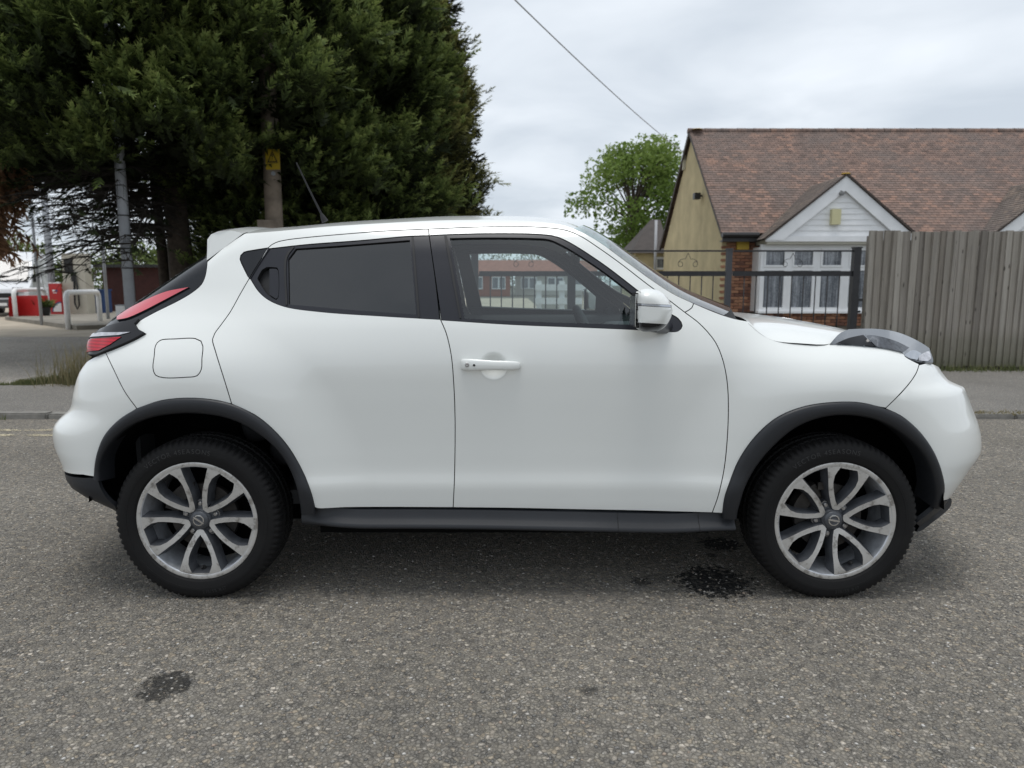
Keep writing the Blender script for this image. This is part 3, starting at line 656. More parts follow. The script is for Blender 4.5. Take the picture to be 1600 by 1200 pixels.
def frond_template(pairs=5):
    V, F_, S_ = [], [], []
    def leaf(b, d, L, w_, s0, s1):
        d = np.array(d)/np.linalg.norm(d); sd = np.array([-d[1], d[0], 0])*w_; k = len(V)
        V.extend([b-sd, b+sd, b+d*L-np.array([0, 0, L*.18])]); F_.append((k, k+1, k+2)); S_.extend([s0, s0, s1])
    for i in range(pairs):
        t_ = .05+.80*i/(pairs-1); L = .50*(1-.55*t_)
        for s_ in (-1, 1):
            an = random.uniform(.5, .95); b = np.array([t_+random.uniform(-.05, .05), 0, -.10*t_*t_])
            leaf(b, (math.cos(an), s_*math.sin(an), random.uniform(-.25, .25)), L*random.uniform(.75, 1.25), .060, .15+.25*t_, .45+.45*t_)
    leaf(np.array([.70, 0, -.06]), (1, 0, .1), .42, .06, .4, .95); leaf(np.array([0, 0, 0.0]), (1, 0, 0), .9, .035, .05, .4)
    return np.array(V), np.array(F_), np.array(S_)
FT = [frond_template() for _ in range(3)]
def fronds(pos, dirs, up, size, tint):
    """instances baked into one mesh"""
    n = len(pos); d = dirs/np.linalg.norm(dirs, axis=1, keepdims=True); s_ = np.cross(up, d); s_ /= np.maximum(np.linalg.norm(s_, axis=1, keepdims=True), 1e-6); u_ = np.cross(d, s_)
    Vs, Fs, Ss = [], [], []; base = 0
    for k in range(3):
        T, Fq, sh = FT[k]; ix = np.arange(k, n, 3); m = len(ix)
        if m == 0: continue
        P = pos[ix][:, None]+size[ix][:, None, None]*(T[None, :, :1]*d[ix][:, None]+T[None, :, 1:2]*s_[ix][:, None]+T[None, :, 2:3]*u_[ix][:, None])
        Vs.append(P.reshape(-1, 3)); Fs.append((Fq[None]+(np.arange(m)*len(T))[:, None, None]).reshape(-1, 3)+base); Ss.append(np.clip(sh[None]*(.55+.9*tint[ix][:, None])+.35*(tint[ix][:, None]-.5), 0, 1).ravel()); base += m*len(T)
    return np.vstack(Vs), np.vstack(Fs), np.concatenate(Ss)
def conifer(name, label, x, y, H, zb, prof, clumps, m, grp, front_only=True, per=52, fs=(.15, .32), lowcut=None, trunk_r=.22, clear=None):
    """prof: list of (z, radius); zb: underside of the crown"""
    t = thing(name, label, 'tree', (x, y, 0), grp); rp = Spl(prof)
    # clump centres on the outside of the crown
    zc = zb+(H-zb)*RNG.random(clumps)**1.15; a = RNG.uniform(-math.pi, math.pi, clumps)
    if front_only:
        a = np.where(RNG.random(clumps) < .86, RNG.uniform(-math.pi*.62, math.pi*.62, clumps), a)   # the side that can be seen (faces -y)
    # boughs: lobes of different reach with shaded hollows between them; the clumps sit on their outer faces
    nb = max(12, int(clumps/3.2)); li = RNG.integers(0, nb, clumps); zl, al_ = zc[:nb], a[:nb]; rl = .28+.30*RNG.random(nb)
    rb = np.maximum(rp(zl)*(.72+.34*RNG.random(nb))-.55*rl, .1); ol = np.stack([np.sin(al_), -np.cos(al_)], 1)
    L3 = np.column_stack([x+ol[:, 0]*rb, y+ol[:, 1]*rb, zl])[li]
    dv = RNG.standard_normal((clumps, 3))*.75+np.column_stack([ol[li]*.95, np.full(clumps, .55)]); dv /= np.linalg.norm(dv, axis=1, keepdims=True)
    C = L3+dv*rl[li][:, None]*np.array([1, 1, .8]); out_ = dv[:, :2]*.5+ol[li]*.6; zc = C[:, 2]
    tint_c = np.clip(.45*RNG.random(clumps)+.40*RNG.random(nb)[li]+.28*dv[:, 2], 0, 1)  # upper faces of the boughs tinted lighter: light from above painted in
    idx = np.repeat(np.arange(clumps), per); n = len(idx)
    spread = .27+.13*RNG.random(n)
    off = RNG.standard_normal((n, 3))*np.array([.62, .62, .52])*spread[:, None]
    lift = RNG.random(n)
    d = np.column_stack([out_[idx]*(.85), .55+.5*RNG.random(n)-.35*lift])+RNG.standard_normal((n, 3))*.42
    pos = C[idx]+off-np.column_stack([out_[idx]*.25, np.full(n, .12)])
    up = np.column_stack([RNG.standard_normal((n, 2))*.5, np.full(n, 1.0)])
    tint = np.clip(.10+.72*tint_c[idx]+.30*(off[:, 2]/.4)+.18*RNG.standard_normal(n)+.10*(off*np.column_stack([out_[idx], np.zeros(n)])).sum(1)/.3, 0, 1)  # clump tops lighter and undersides darker, as painted light
    size = RNG.uniform(fs[0], fs[1], n)
    if clear is not None:
        kp = ~clear(pos); pos, d, up, size, tint = pos[kp], d[kp], up[kp], size[kp], tint[kp]
    V, Fq, Sh = fronds(pos, d, up, size, tint)
    # inner growth: large sprays closing the crown, interior shade put into their darker colour
    k = int(clumps*9); z2 = zb+(H-zb)*RNG.random(k)**1.1; a2 = RNG.uniform(-math.pi, math.pi, k); r2 = rp(z2)*np.sqrt(RNG.random(k))*.78
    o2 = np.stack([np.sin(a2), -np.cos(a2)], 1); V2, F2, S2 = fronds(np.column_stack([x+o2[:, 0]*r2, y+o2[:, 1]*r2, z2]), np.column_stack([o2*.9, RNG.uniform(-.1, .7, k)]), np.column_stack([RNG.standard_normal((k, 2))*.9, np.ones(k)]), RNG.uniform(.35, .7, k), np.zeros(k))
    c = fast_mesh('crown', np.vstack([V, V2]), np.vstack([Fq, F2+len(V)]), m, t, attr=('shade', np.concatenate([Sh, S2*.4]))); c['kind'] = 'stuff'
    tr = MB(); tr.tube([(x, y, -.1), (x+.03, y, 1.2), (x-.05, y+.05, 3), (x, y, H*.55), (x, y, H*.93)], [trunk_r*1.25, trunk_r, trunk_r*.85, trunk_r*.5, .03], 10); tr.build('trunk', M_bark, t, smooth=True)
    return t
def at(u, D, z=0):
    """ground position under photo column u at D metres from the camera"""
    return (u-800)/F*(D*cT+(CAMP[2]-1.0)*sT), CAMP[1]+D
G_ = 'tall conifers behind the car'
PX, PY = at(434, 12.2); LX, LY = at(203, 11.2)
zP = on_y(430, 228, PY)[2]; zL = on_y(180, 268, LY)[2]
def clear_poles(P):
    # trimmed back round the utility pole sign and the lamp column
    return (np.abs(P[:, 0]-PX*(P[:, 1]+3.59)/(PY+3.59)) < .36) & (P[:, 2] < zP-.12) & (P[:, 1] < PY+.3) | (np.abs(P[:, 0]-LX*(P[:, 1]+3.59)/(LY+3.59)) < .30) & (P[:, 2] < zL-.05) & (P[:, 1] < LY+.3)
x, y = at(285, 13.2); tA = (x, y)
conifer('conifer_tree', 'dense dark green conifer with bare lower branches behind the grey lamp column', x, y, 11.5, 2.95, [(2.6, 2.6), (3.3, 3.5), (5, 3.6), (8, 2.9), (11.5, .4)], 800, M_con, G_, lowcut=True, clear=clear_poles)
x, y = at(505, 15.2)
conifer('conifer_tree', 'dark green conifer behind the wooden utility pole', x, y, 11.5, .7, [(.5, 2.3), (3, 2.75), (6, 2.5), (9, 1.8), (11.5, .3)], 560, M_con, G_)
x, y = at(640, 18.5)
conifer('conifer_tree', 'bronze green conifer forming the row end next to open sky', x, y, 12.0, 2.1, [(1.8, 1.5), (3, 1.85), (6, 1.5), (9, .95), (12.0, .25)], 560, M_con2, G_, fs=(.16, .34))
x, y = at(203, 17.5)
conifer('conifer_tree', 'dark green conifer overhanging the petrol forecourt', x, y, 12.0, 3.9, [(3.6, 3.4), (5, 5.2), (8, 4.2), (12.0, .4)], 460, M_con, G_, trunk_r=.10)
x, y = at(575, 17.0)
conifer('conifer_tree', 'conifer filling the gap in the middle of the tall row', x, y, 12.5, .3, [(.2, 1.7), (3, 2.1), (7, 1.9), (12.5, .3)], 380, M_con2, G_)
# bare lower branches with hanging twigs under the first conifer
def dead_branches(x, y, n, zr, lr, az, tree_label):
    b = MB(); pos, dirs = [], []
    for i in range(n):
        z = random.uniform(*zr); a = random.uniform(*az); L = random.uniform(*lr); pts = []; dz = random.uniform(.05, .35)
        for k in range(7):
            q = k/6; pts.append((x+math.sin(a)*L*q, y-math.cos(a)*L*q, z+dz*L*q*(1-q)*1.6-.30*L*q*q*random.uniform(.85, 1.15)))
        b.tube(pts, [.032*(1-.85*k/6) for k in range(7)], 5, cap=False)
        for k in range(1, 7):
            for s_ in (-1, 1):
                for _ in range(2):
                    p = Vector(pts[k]); aa = a+s_*random.uniform(.3, 1.0); l2 = random.uniform(.35, .9)
                    e = p+Vector((math.sin(aa)*l2, -math.cos(aa)*l2, random.uniform(-.38, -.02)*l2)); mid = (p+e)/2+Vector((0, 0, .05))
                    b.tube([p, mid, e], [.010, .007, .003], 4, cap=False)
                    for _ in range(2):
                        e2 = mid+Vector((random.uniform(-.3, .3), random.uniform(-.3, .3), random.uniform(-.28, .02))); b.tube([mid, e2], [.005, .002], 3, cap=False)
                    if random.random() < .30: pos.append(e); dirs.append((math.sin(aa), -math.cos(aa), -.25))
    return b, np.array(pos), np.array(dirs, float)
root = [o for o in bpy.data.objects if o.name == 'conifer_tree'][0]
b, pp, dd = dead_branches(tA[0], tA[1], 38, (2.0, 3.5), (1.2, 2.7), (-2.2, .2), '')
o = b.build('bare_branches', M_twig, root); o['kind'] = 'stuff'
V, Fq, Sh = fronds(pp, dd, np.tile(np.array([[.2, .1, 1.0]]), (len(pp), 1)), RNG.uniform(.2, .38, len(pp)), np.zeros(len(pp))+.1)
o = fast_mesh('sparse_foliage', V, Fq, M_con, root, attr=('shade', Sh*.7)); o['kind'] = 'stuff'
for dx, dy in ((.55, .5), (-.7, .9), (1.5, .3), (2.3, .8)):
    MB().tube([(tA[0]+dx, tA[1]+dy, 0), (tA[0]+dx*1.08, tA[1]+dy, 2), (tA[0]+dx*1.2, tA[1]+dy, 4.5)], [.13, .10, .07], 8).build('stem', M_bark, root, smooth=True)
# browned drooping branch at the edge of the forecourt
x, y = at(-40, 11.5)
bt = thing('browned_conifer', 'drooping brown dead conifer branches by the forecourt', 'tree', (x, y, 0))
n = 170; q = RNG.random(n); pos = np.column_stack([x+.36+.30*RNG.random(n)*(.3+q), y+.3*RNG.standard_normal(n), 1.95+1.3*q]); V, Fq, Sh = fronds(pos, np.column_stack([RNG.standard_normal((n, 2))*.25+np.array([.15, 0]), np.full(n, -1.0)]), RNG.standard_normal((n, 3)), RNG.uniform(.25, .5, n), RNG.random(n))
o = fast_mesh('foliage', V, Fq, M_dead, bt, attr=('shade', Sh)); o['kind'] = 'stuff'
MB().tube([(x, y, 0), (x, y, 2), (x+.05, y, 3.6)], [.09, .07, .03], 8).build('trunk', M_bark, bt, smooth=True)

# broadleaf trees
def broadleaf(name, label, x, y, zc, rx, rz, nleaf, m, leaf=.14, grp=None, lobes=26, holes=.5, trunk=.16):
    t = thing(name, label, 'tree', (x, y, 0), grp); tr = MB(); tr.tube([(x, y, -.1), (x+.05, y, zc-rz*.8), (x-.05, y, zc)], [trunk, trunk*.7, trunk*.35], 8)
    ph = RNG.uniform(0, 6.283, lobes); zz_ = RNG.uniform(-.9, .95, lobes); rr = np.sqrt(1-zz_**2)*RNG.uniform(.45, .95, lobes)
    C = np.column_stack([x+rx*rr*np.cos(ph), y+rx*rr*np.sin(ph), zc+rz*zz_])
    for c in C: tr.tube([(x, y, zc-rz*.7+(c[2]-zc+rz)*.25), tuple((np.array([x, y, zc])+c)/2+np.array([0, 0, -.1])), tuple(c)], [trunk*.3, trunk*.2, .015], 5, cap=False)
    tr.build('trunk', M_bark, t, smooth=True)
    i = RNG.integers(0, lobes, nleaf); P = C[i]+np.clip(RNG.standard_normal((nleaf, 3)), -1.45, 1.45)*np.array([.30, .30, .24])*rx*.62
    a = RNG.standard_normal((nleaf, 3)); a /= np.linalg.norm(a, axis=1, keepdims=True); b_ = np.cross(a, RNG.standard_normal((nleaf, 3))); b_ /= np.linalg.norm(b_, axis=1, keepdims=True); s_ = leaf*RNG.uniform(.6, 1.2, nleaf)[:, None]
    V = np.stack([P-a*s_*.55, P+b_*s_*.32, P+a*s_*.55, P-b_*s_*.32], 1).reshape(-1, 3); Fq = (np.arange(nleaf)*4)[:, None]+np.array([[0, 1, 2, 3]])
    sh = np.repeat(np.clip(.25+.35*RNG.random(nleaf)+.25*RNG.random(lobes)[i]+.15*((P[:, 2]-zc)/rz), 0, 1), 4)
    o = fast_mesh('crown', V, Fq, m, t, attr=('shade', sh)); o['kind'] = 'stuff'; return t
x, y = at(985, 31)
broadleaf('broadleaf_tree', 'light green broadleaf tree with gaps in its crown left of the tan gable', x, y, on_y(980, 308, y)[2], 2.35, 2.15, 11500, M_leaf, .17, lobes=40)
x, y = at(1010, 33); broadleaf('broadleaf_bush', 'russet brown bush beside the outbuilding', x-.6, y, 2.7, 1.2, .8, 1500, M_dead, .16)
for i, (u, D, zc, rx, rz, lab) in enumerate(((10, 52, 2.6, 3.4, 1.9, 'green bush behind the white van'), (50, 58, 2.4, 3.0, 1.8, 'low green bush between the van and the forecourt columns'), (215, 40, 1.9, 2.2, 1.4, 'yellow green shrub behind the grey lamp column'), (290, 38, 1.8, 2.6, 1.3, 'green hedge shrub beyond the conifer trunks'), (140, 60, 2.2, 3, 1.6, 'distant green shrub behind the fuel pump'), (760, 98, 3.2, 4.6, 3.0, 'green garden tree beyond the red brick bungalow'), (835, 102, 3.4, 4.6, 3.0, 'green garden tree beyond the pale bungalow'), (915, 96, 3.0, 4.6, 2.6, 'green garden tree behind the gates'))):
    x, y = at(u, D); broadleaf('shrub', lab, x, y, zc, rx, rz, 1500, M_shrub, .30, 'bushes in the distance')
# =================================================================== POLES AND FORECOURT
M_galv = mat('galvanised_grey_pole', (.34, .36, .39), .5, .2, var=.15, vscale=5)
M_pole = mat('weathered_pole_wood', (.20, .165, .13), .92, var=.3, vscale=5, bump=.4, bscale=40)
M_wht = mat('white_gloss_paint', (.84, .84, .83), .4, var=.08, vscale=6)
M_red = mat('red_paint', (.50, .022, .022), .4, var=.1, vscale=5); M_blue = mat('blue_paint', (.03, .07, .19), .5); M_creamp = mat('cream_pump_panel', (.50, .47, .39), .5, var=.06, vscale=3)
M_yel = mat('yellow_sign', (.45, .32, .015), .6, var=.2, vscale=9); M_blk = mat('black_print', (.012, .012, .012), .6)
def pole(name, lab, u, D, r_, top, m, bands=()):
    x, y = at(u, D); t = thing(name, lab, 'pole', (x, y, .03)); MB().tube([(x, y, -.05), (x, y, top*.5), (x, y, top)], [r_, r_*.93, r_*.82], 14).build('shaft', m, t, smooth=True)
    for z in bands: MB().lathe([(r_*.9, z), (r_*1.06, z), (r_*1.06, z+.02), (r_*.9, z+.02)], (x, y, 0), 'z', 14).build('band', M_gutter, t)
    return t, x, y
up, x, y = pole('utility_pole', 'brown wooden utility pole with a yellow warning sign', 434, 12.2, .15, 7.5, M_pole)
sy = y-.15; zs = [on_y(425, v, sy)[2] for v in (233, 253, 264)]; sx = on_y(426, 250, sy)[0]
sg = MB().box(sx-.115, sx+.115, sy-.006, sy+.012, zs[2]-.01, zs[0]).build('warning_sign', M_yel, up)
tri = [(sx-.085, zs[1]-.005), (sx+.085, zs[1]-.005), (sx, zs[0]-.02)]; tin = [(sx-.058, zs[1]+.010), (sx+.058, zs[1]+.010), (sx, zs[0]-.052)]
MB().prism(tri, sy-.009, sy-.007).build('triangle', M_blk, sg); MB().prism(tin, sy-.012, sy-.0095).build('triangle_face', M_yel, sg)
MB().prism([(sx-.004, zs[0]-.075), (sx+.014, zs[0]-.075), (sx+.004, zs[0]-.105), (sx+.016, zs[0]-.105), (sx-.010, zs[1]+.016), (sx-.001, zs[0]-.115), (sx-.014, zs[0]-.115)], sy-.015, sy-.0125).build('lightning_bolt', M_blk, sg)
MB().box(sx-.095, sx+.095, sy-.009, sy-.0065, zs[1]-.02, zs[1]-.012).build('rule', M_blk, sg)
MB().lathe([(.001, -.01), (.035, -.008), (.035, .02)], (sx, sy, on_y(425, 271, sy)[2]), 'y', 12).build('number_disc', M_galv, up)
zc = on_y(430, 345, y)[2]; MB().box(x-.22, x+.17, y-.19, y-.13, .03, zc).build('base_board', M_pole, up)
pole('lamp_column', 'grey metal lamp column standing in front of the conifer', 203, 11.2, .082, 6.2, M_galv, (1.5, 1.8, 2.3))
pole('forecourt_column', 'slim grey column beside the white van', 61, 21.5, .045, 4.6, M_galv)
pole('forecourt_column', 'thick grey blue column beside the fuel pump', 82, 27.0, .13, 5.6, M_galv)
pole('forecourt_column', 'slim grey column behind the white hoop barrier', 166, 23.0, .05, 4.6, M_galv)
t_, x_, y_ = pole('street_lamp', 'distant thin street lamp above the van', 31, 70, .07, on_y(31, 349, at(31, 70)[1])[2], M_galv); zt = on_y(31, 349, y_)[2]
MB().tube([(x_, y_, zt), (x_+.5, y_, zt+.25), (x_+1.6, y_, zt+.3)], .06, 6).build('lamp_arm', M_galv, t_)
# pump island
i0 = on_z(20, 503, .03); il = i0[0]; 
isl = MB().add([(on_z(8, 500, .03)[0], on_z(8, 500, .03)[1], 0), (on_z(120, 516, .03)[0], on_z(120, 516, .03)[1], 0), (on_z(215, 512, .03)[0], on_z(215, 512, .03)[1], 0), (on_z(180, 491, .03)[0], on_z(180, 491, .03)[1], 0), (on_z(40, 490, .03)[0], on_z(40, 490, .03)[1], 0)], []); pv5 = isl.v
top = [(p[0], p[1], .15) for p in pv5]; isl.add(top, []); isl.f += [(5, 6, 7, 8, 9)]+[(i, (i+1) % 5, 5+(i+1) % 5, 5+i) for i in range(5)]
io = isl.build('pump_island', mat('stained_island_concrete', (.22, .20, .165), .9, var=.3, vscale=1.2)); tag(io, kind='structure')
def hoop(u0, v0, u1, v1, vt, lab):
    a = np.array(on_z(u0, v0, .10)); b_ = np.array(on_z(u1, v1, .10)); h = on_y(u0, vt, a[1])[2]; d = (b_-a); d[2] = 0; dl = np.linalg.norm(d); d /= dl; pts = [a-np.array([0, 0, .1])]
    for k in range(9): q = k/8*math.pi/2; pts.append(a+np.array([0, 0, h-.10-.18])+d*(.18-.18*math.cos(q))+np.array([0, 0, .18*math.sin(q)]))
    for k in range(9): q = k/8*math.pi/2; pts.append(b_+np.array([0, 0, h-.10-.18])-d*(.18*math.cos(math.pi/2-q)*0+.18-.18*math.sin(q))*1.0+np.array([0, 0, .18*math.cos(q)]))
    pts.append(b_-np.array([0, 0, .1])); o = MB().tube(pts, .072, 12).build('hoop_barrier', M_wht, smooth=True); tag(o, lab, 'barrier', 'white hoop barriers on the forecourt')
hoop(107, 511, 157, 504, 457, 'white tubular hoop barrier in front of the fuel pump'); hoop(25, 497, 72, 492, 453, 'white tubular hoop barrier in front of the van')
# fuel pump
py = at(100, 27)[1]; P = lambda u, v, yy=py: on_y(u, v, yy)
pump = thing('fuel_pump', 'cream fuel pump with a black hose and red side panel', 'fuel pump', P(114, 488))
x0, x1 = P(97, 440)[0], P(134, 440)[0]; zb, zt = .15, P(114, 396)[2]; zm = P(114, 440)[2]
MB().box(x0, x1, py, py+.5, zb, zm).build('body', M_creamp, pump); MB().box(x0+.03, x1-.03, py+.03, py+.47, zm+.001, zt).build('head', M_creamp, pump)
MB().box(x0+.12, x1-.45, py+.0, py+.028, zm+.35, zt-.2).build('display', M_blk, pump)
MB().tube([P(116, 428, py-.03), P(116, 455, py-.05), P(117, 475, py-.08), P(121, 483, py-.1), P(124, 477, py-.1), P(122, 455, py-.06), P(118, 432, py-.04)], .03, 8).build('hose', M_blk, pump, smooth=True)
MB().box(P(113, 430)[0], P(119, 430)[0], py-.09, py, P(1, 440)[2], P(1, 425)[2]).build('nozzle', M_blk, pump)
rp_ = thing('red_sign_panel', 'red upright panel with a white curved emblem beside the fuel pump', 'sign', P(88, 488, py-.3)); q = lambda u, v: P(u, v, py-.3)
MB().box(q(78, 470)[0], q(96, 470)[0], py-.3, py-.2, .15, q(1, 443)[2]).build('panel', M_red, rp_); MB().box(q(78, 470)[0], q(96, 470)[0], py-.3, py-.2, q(1, 443)[2], q(1, 441)[2]).build('cap', M_wht, rp_)
cx, cz = q(97, 487)[0], q(97, 487)[2]; rx = cx-q(82, 487)[0]; pl = [(cx, cz)]+[(cx-rx*math.sin(a), cz+rx*1.05*math.cos(a)) for a in np.linspace(0, math.pi/2, 10)]; pl2 = [(cx, cz)]+[(cx-rx*.86*math.sin(a), cz+rx*.9*math.cos(a)) for a in np.linspace(0, math.pi/2, 10)]
MB().prism(pl, py-.306, py-.302).build('emblem_rim', M_blue, rp_); MB().prism(pl2, py-.312, py-.308).build('emblem', M_wht, rp_)
for u, v, w_, h_, m in ((82, 454, 4, 2.5, M_wht), (87, 454.5, 3, 3, M_blue), (83, 457.5, 6, 1.0, M_wht)): a = q(u, v+h_/2); b_ = q(u+w_, v-h_/2); MB().box(a[0], b_[0], py-.308, py-.302, a[2], b_[2]).build('logo_mark', m, rp_)
bb = MB(); y2 = py+.8; bb.box(on_y(134, 470, y2)[0], on_y(161, 470, y2)[0], y2, y2+.6, .05, on_y(1, 455, y2)[2]); o = bb.build('blue_bin', M_blue); tag(o, 'blue waste bin behind the white hoop barrier', 'bin')
MB().box(on_y(133, 470, y2)[0], on_y(162, 470, y2)[0], y2-.03, y2+.63, on_y(1, 455, y2)[2]+.001, on_y(1, 452, y2)[2]).build('lid', M_blue, o)
y3 = at(30, 25.2)[1]; o = MB().box(on_y(26, 470, y3)[0], on_y(61, 470, y3)[0], y3, y3+.5, .1, on_y(1, 462, y3)[2]).build('red_grit_box', M_red); tag(o, 'low red box behind the hoop barrier next to the van', 'box')
a = on_y(10, 497, y3-.6); MB().add([(on_y(11, 470, y3-.6)[0], y3-.6, .08), (on_y(24, 470, y3)[0], y3, .08), (on_y(24, 470, y3)[0], y3, on_y(1, 462, y3)[2]), (on_y(14, 470, y3-.6)[0], y3-.6, on_y(1, 464, y3-.6)[2])], [(0, 1, 2, 3), (3, 2, 1, 0)]).build('side_flap', M_red, o)
# flower tub and small things on the island
x, y = at(66, 25.5); tb = thing('planter', 'small dark planted tub beside the red box', 'planter', (x, y, .15)); MB().lathe([(.001, .15), (.16, .15), (.22, .45), (.19, .45), (.17, .40), (.001, .40)], (x, y, 0), 'z', 14).build('tub', M_blk, tb)
n = 160; V, Fq, Sh = fronds(np.column_stack([x+.12*RNG.standard_normal(n), y+.1*RNG.standard_normal(n), .42+.15*RNG.random(n)]), np.column_stack([RNG.standard_normal((n, 2)), np.full(n, .8)]), RNG.standard_normal((n, 3)), RNG.uniform(.15, .3, n), RNG.random(n)); o = fast_mesh('plant', V, Fq, M_con, tb, attr=('shade', Sh)); o['kind'] = 'stuff'
y4 = at(190, 20)[1]; a = on_y(181, 488, y4); o = MB().box(a[0], a[0]+.22, y4, y4+.2, .03, on_y(1, 478, y4)[2]).build('meter_cabinet', M_fascia); tag(o, 'small white cabinet at the foot of the lamp column', 'cabinet')
MB().box(a[0]-.01, a[0]+.23, y4-.012, y4+.21, on_y(1, 478, y4)[2]+.001, on_y(1, 476.5, y4)[2]).build('lid', M_galv, o)
# dark red shed
y5 = at(200, 30)[1]; shx0, shx1 = on_y(163, 470, y5)[0], on_y(420, 470, y5)[0]; sh = thing('red_shed', 'long dark red timber shed behind the conifer', 'shed', ((shx0+shx1)/2, y5, 0)); zt = on_y(1, 418, y5)[2]
MB().box(shx0, shx1, y5, y5+4, 0, zt).build('wall', mat('dark_red_boards', (.055, .018, .015), .85, var=.25, vscale=4), sh); MB().box(shx0-.2, shx1+.2, y5-.3, y5+4.3, zt+.001, zt+.12).build('roof', M_gutter, sh)

# ---- white van, three-quarter view
def van():
    vx, vy = at(22, 29.5); t = thing('white_van', 'white panel van parked on the forecourt behind the hoop barriers', 'van', (vx, vy, .03)); rot = Matrix.Rotation(R(-34), 4, 'Z') ; t.rotation_euler = (0, 0, R(24))
    Mv = mat('van_white_paint', (.74, .75, .76), .3, coat=.6); Mg = mat('van_dark_glass', (.03, .035, .04), .08, coat=.5); Mb = M_blk
    # local: x to the right (seen from the front), -y forward, z up
    W_ = .98; prof = [(-2.55, .45), (-2.62, .75), (-2.50, 1.05), (-1.85, 1.28), (-1.05, 2.10), (-.70, 2.42), (0.0, 2.55), (2.5, 2.52), (2.65, 2.3), (2.7, .45)]
    V, F_ = [], []; n = len(prof)
    for k, (x_, sh_) in enumerate(((-1, .94), (-.97, 1), (-.5, 1.0), (.5, 1.0), (.97, 1), (1, .94))):
        for py_, pz in prof:
            tum = 1-.10*max(0, (pz-1.1)/1.4); V.append((x_*W_*tum, py_*(1 if py_ > 0 else sh_ if abs(x_) > .98 else (1.0 if abs(x_) > .6 else 1.03)), pz))
    for k in range(5):
        for i in range(n-1): F_.append((k*n+i, (k+1)*n+i, (k+1)*n+i+1, k*n+i+1))
    F_ += [tuple(range(n)), tuple(5*n+i for i in range(n))[::-1]]
    def put(name, V, F_, m, smooth=False):
        me = bpy.data.meshes.new(name); me.from_pydata([tuple(p) for p in V], [], F_); me.materials.append(m)
        bm = bmesh.new(); bm.from_mesh(me); bmesh.ops.recalc_face_normals(bm, faces=bm.faces); bm.to_mesh(me); bm.free()
        if smooth: me.polygons.foreach_set('use_smooth', np.ones(len(me.polygons), bool)); me.set_sharp_from_angle(angle=R(40))
        o = bpy.data.objects.new(name, me); COL.objects.link(o); o.parent = t; return o
    put('body', V, F_, Mv, True)
    def quad(name, pts, m): return put(name, pts, [tuple(range(len(pts)))], m)
    wsV = [(-.84, -1.83, 1.33), (.84, -1.83, 1.33), (.80, -1.05, 2.12), (-.80, -1.05, 2.12)]; d = np.array([0, -.045, .045])
    bx = [tuple(np.array(p)+d) for p in wsV]+wsV; put('windscreen', bx, [(0, 1, 2, 3), (4, 7, 6, 5), (0, 4, 5, 1), (1, 5, 6, 2), (2, 6, 7, 3), (3, 7, 4, 0)], Mg)
    for s_ in (-1, 1):
        sd = [(s_*.985, -1.62, 1.38), (s_*.985, -.35, 1.38), (s_*.90, -.35, 2.05), (s_*.90, -.98, 2.05)]; sd2 = [(p[0]+s_*.015, p[1], p[2]) for p in sd]
        put('side_window', sd+sd2, [(0, 1, 2, 3), (4, 7, 6, 5), (0, 4, 5, 1), (1, 5, 6, 2), (2, 6, 7, 3), (3, 7, 4, 0)], Mg)
        b = MB().box(s_*.62-.17, s_*.62+.17, -2.66, -2.40, .93, 1.12); put('headlight', b.v, b.f, M_lampv)
        for wy in (-1.65, 1.75):
            b = MB(); b.lathe([(.001, -.11), (.20, -.10), (.22, -.12), (.33, -.11), (.35, -.05), (.35, .05), (.33, .11), (.001, .11)], (0, 0, 0), 'y', 24); Vw = [(s_*.88+p[1], wy+p[0], .35+p[2]) for p in b.v]; put('wheel', Vw, b.f, M_blk, True)
        b = MB().box(s_*1.08-.10, s_*1.08+.10, -1.62, -1.50, 1.32, 1.62); put('door_mirror', b.v, b.f, M_blk)
    b = MB().box(-.62, .62, -2.70, -2.58, .72, .90); put('grille', b.v, b.f, M_blk); b = MB().box(-.97, .97, -2.72, -2.45, .34, .66); put('bumper', b.v, b.f, mat('van_grey_bumper', (.09, .09, .095), .6))
    for k, s_ in ((0, -.35), (1, .25)):
        b = MB().bar((s_-.25, -1.90, 1.36), (s_+.30, -1.86, 1.44), .02); put('wiper', b.v, b.f, M_blk)
    b = MB().box(-.26, .26, -2.735, -2.72, .42, .53); put('number_plate', b.v, b.f, M_wht)
M_lampv = mat('van_lamp', (.5, .5, .52), .15, coat=1.0)
van()
# =================================================================== CAR: body surface
HUB_R, HUB_F, HUB_Z = -1.257, 1.291, 0.324
LF = 0.72
LRS = Spl([(.1,.50),(.95,.50),(1.08,.42),(1.2,.34),(1.6,.30)])
PROF = Spl([(0.10,.72),(.20,.77),(.28,.805),(.36,.828),(.42,.8365),(.465,.8405),(.515,.8355),(.60,.8365),(.72,.8425),(.84,.8495),(.93,.852),(1.00,.847),(1.06,.8365),(1.10,.826),
            (1.15,.807),(1.25,.765),(1.35,.718),(1.42,.682),(1.48,.640),(1.52,.600),(1.58,.50)])
XR = Spl([(0.1, -1.789), (0.25, -1.746), (0.34, -1.796), (0.44, -1.979), (0.52, -2.008), (0.6, -2.038), (0.68, -2.03), (0.75, -1.955), (0.82, -1.93), (0.9, -1.893), (0.98, -1.828), (1.05, -1.804), (1.11, -1.776), (1.18, -1.683), (1.28, -1.53), (1.37, -1.396), (1.43, -1.304), (1.58, -1.204)])
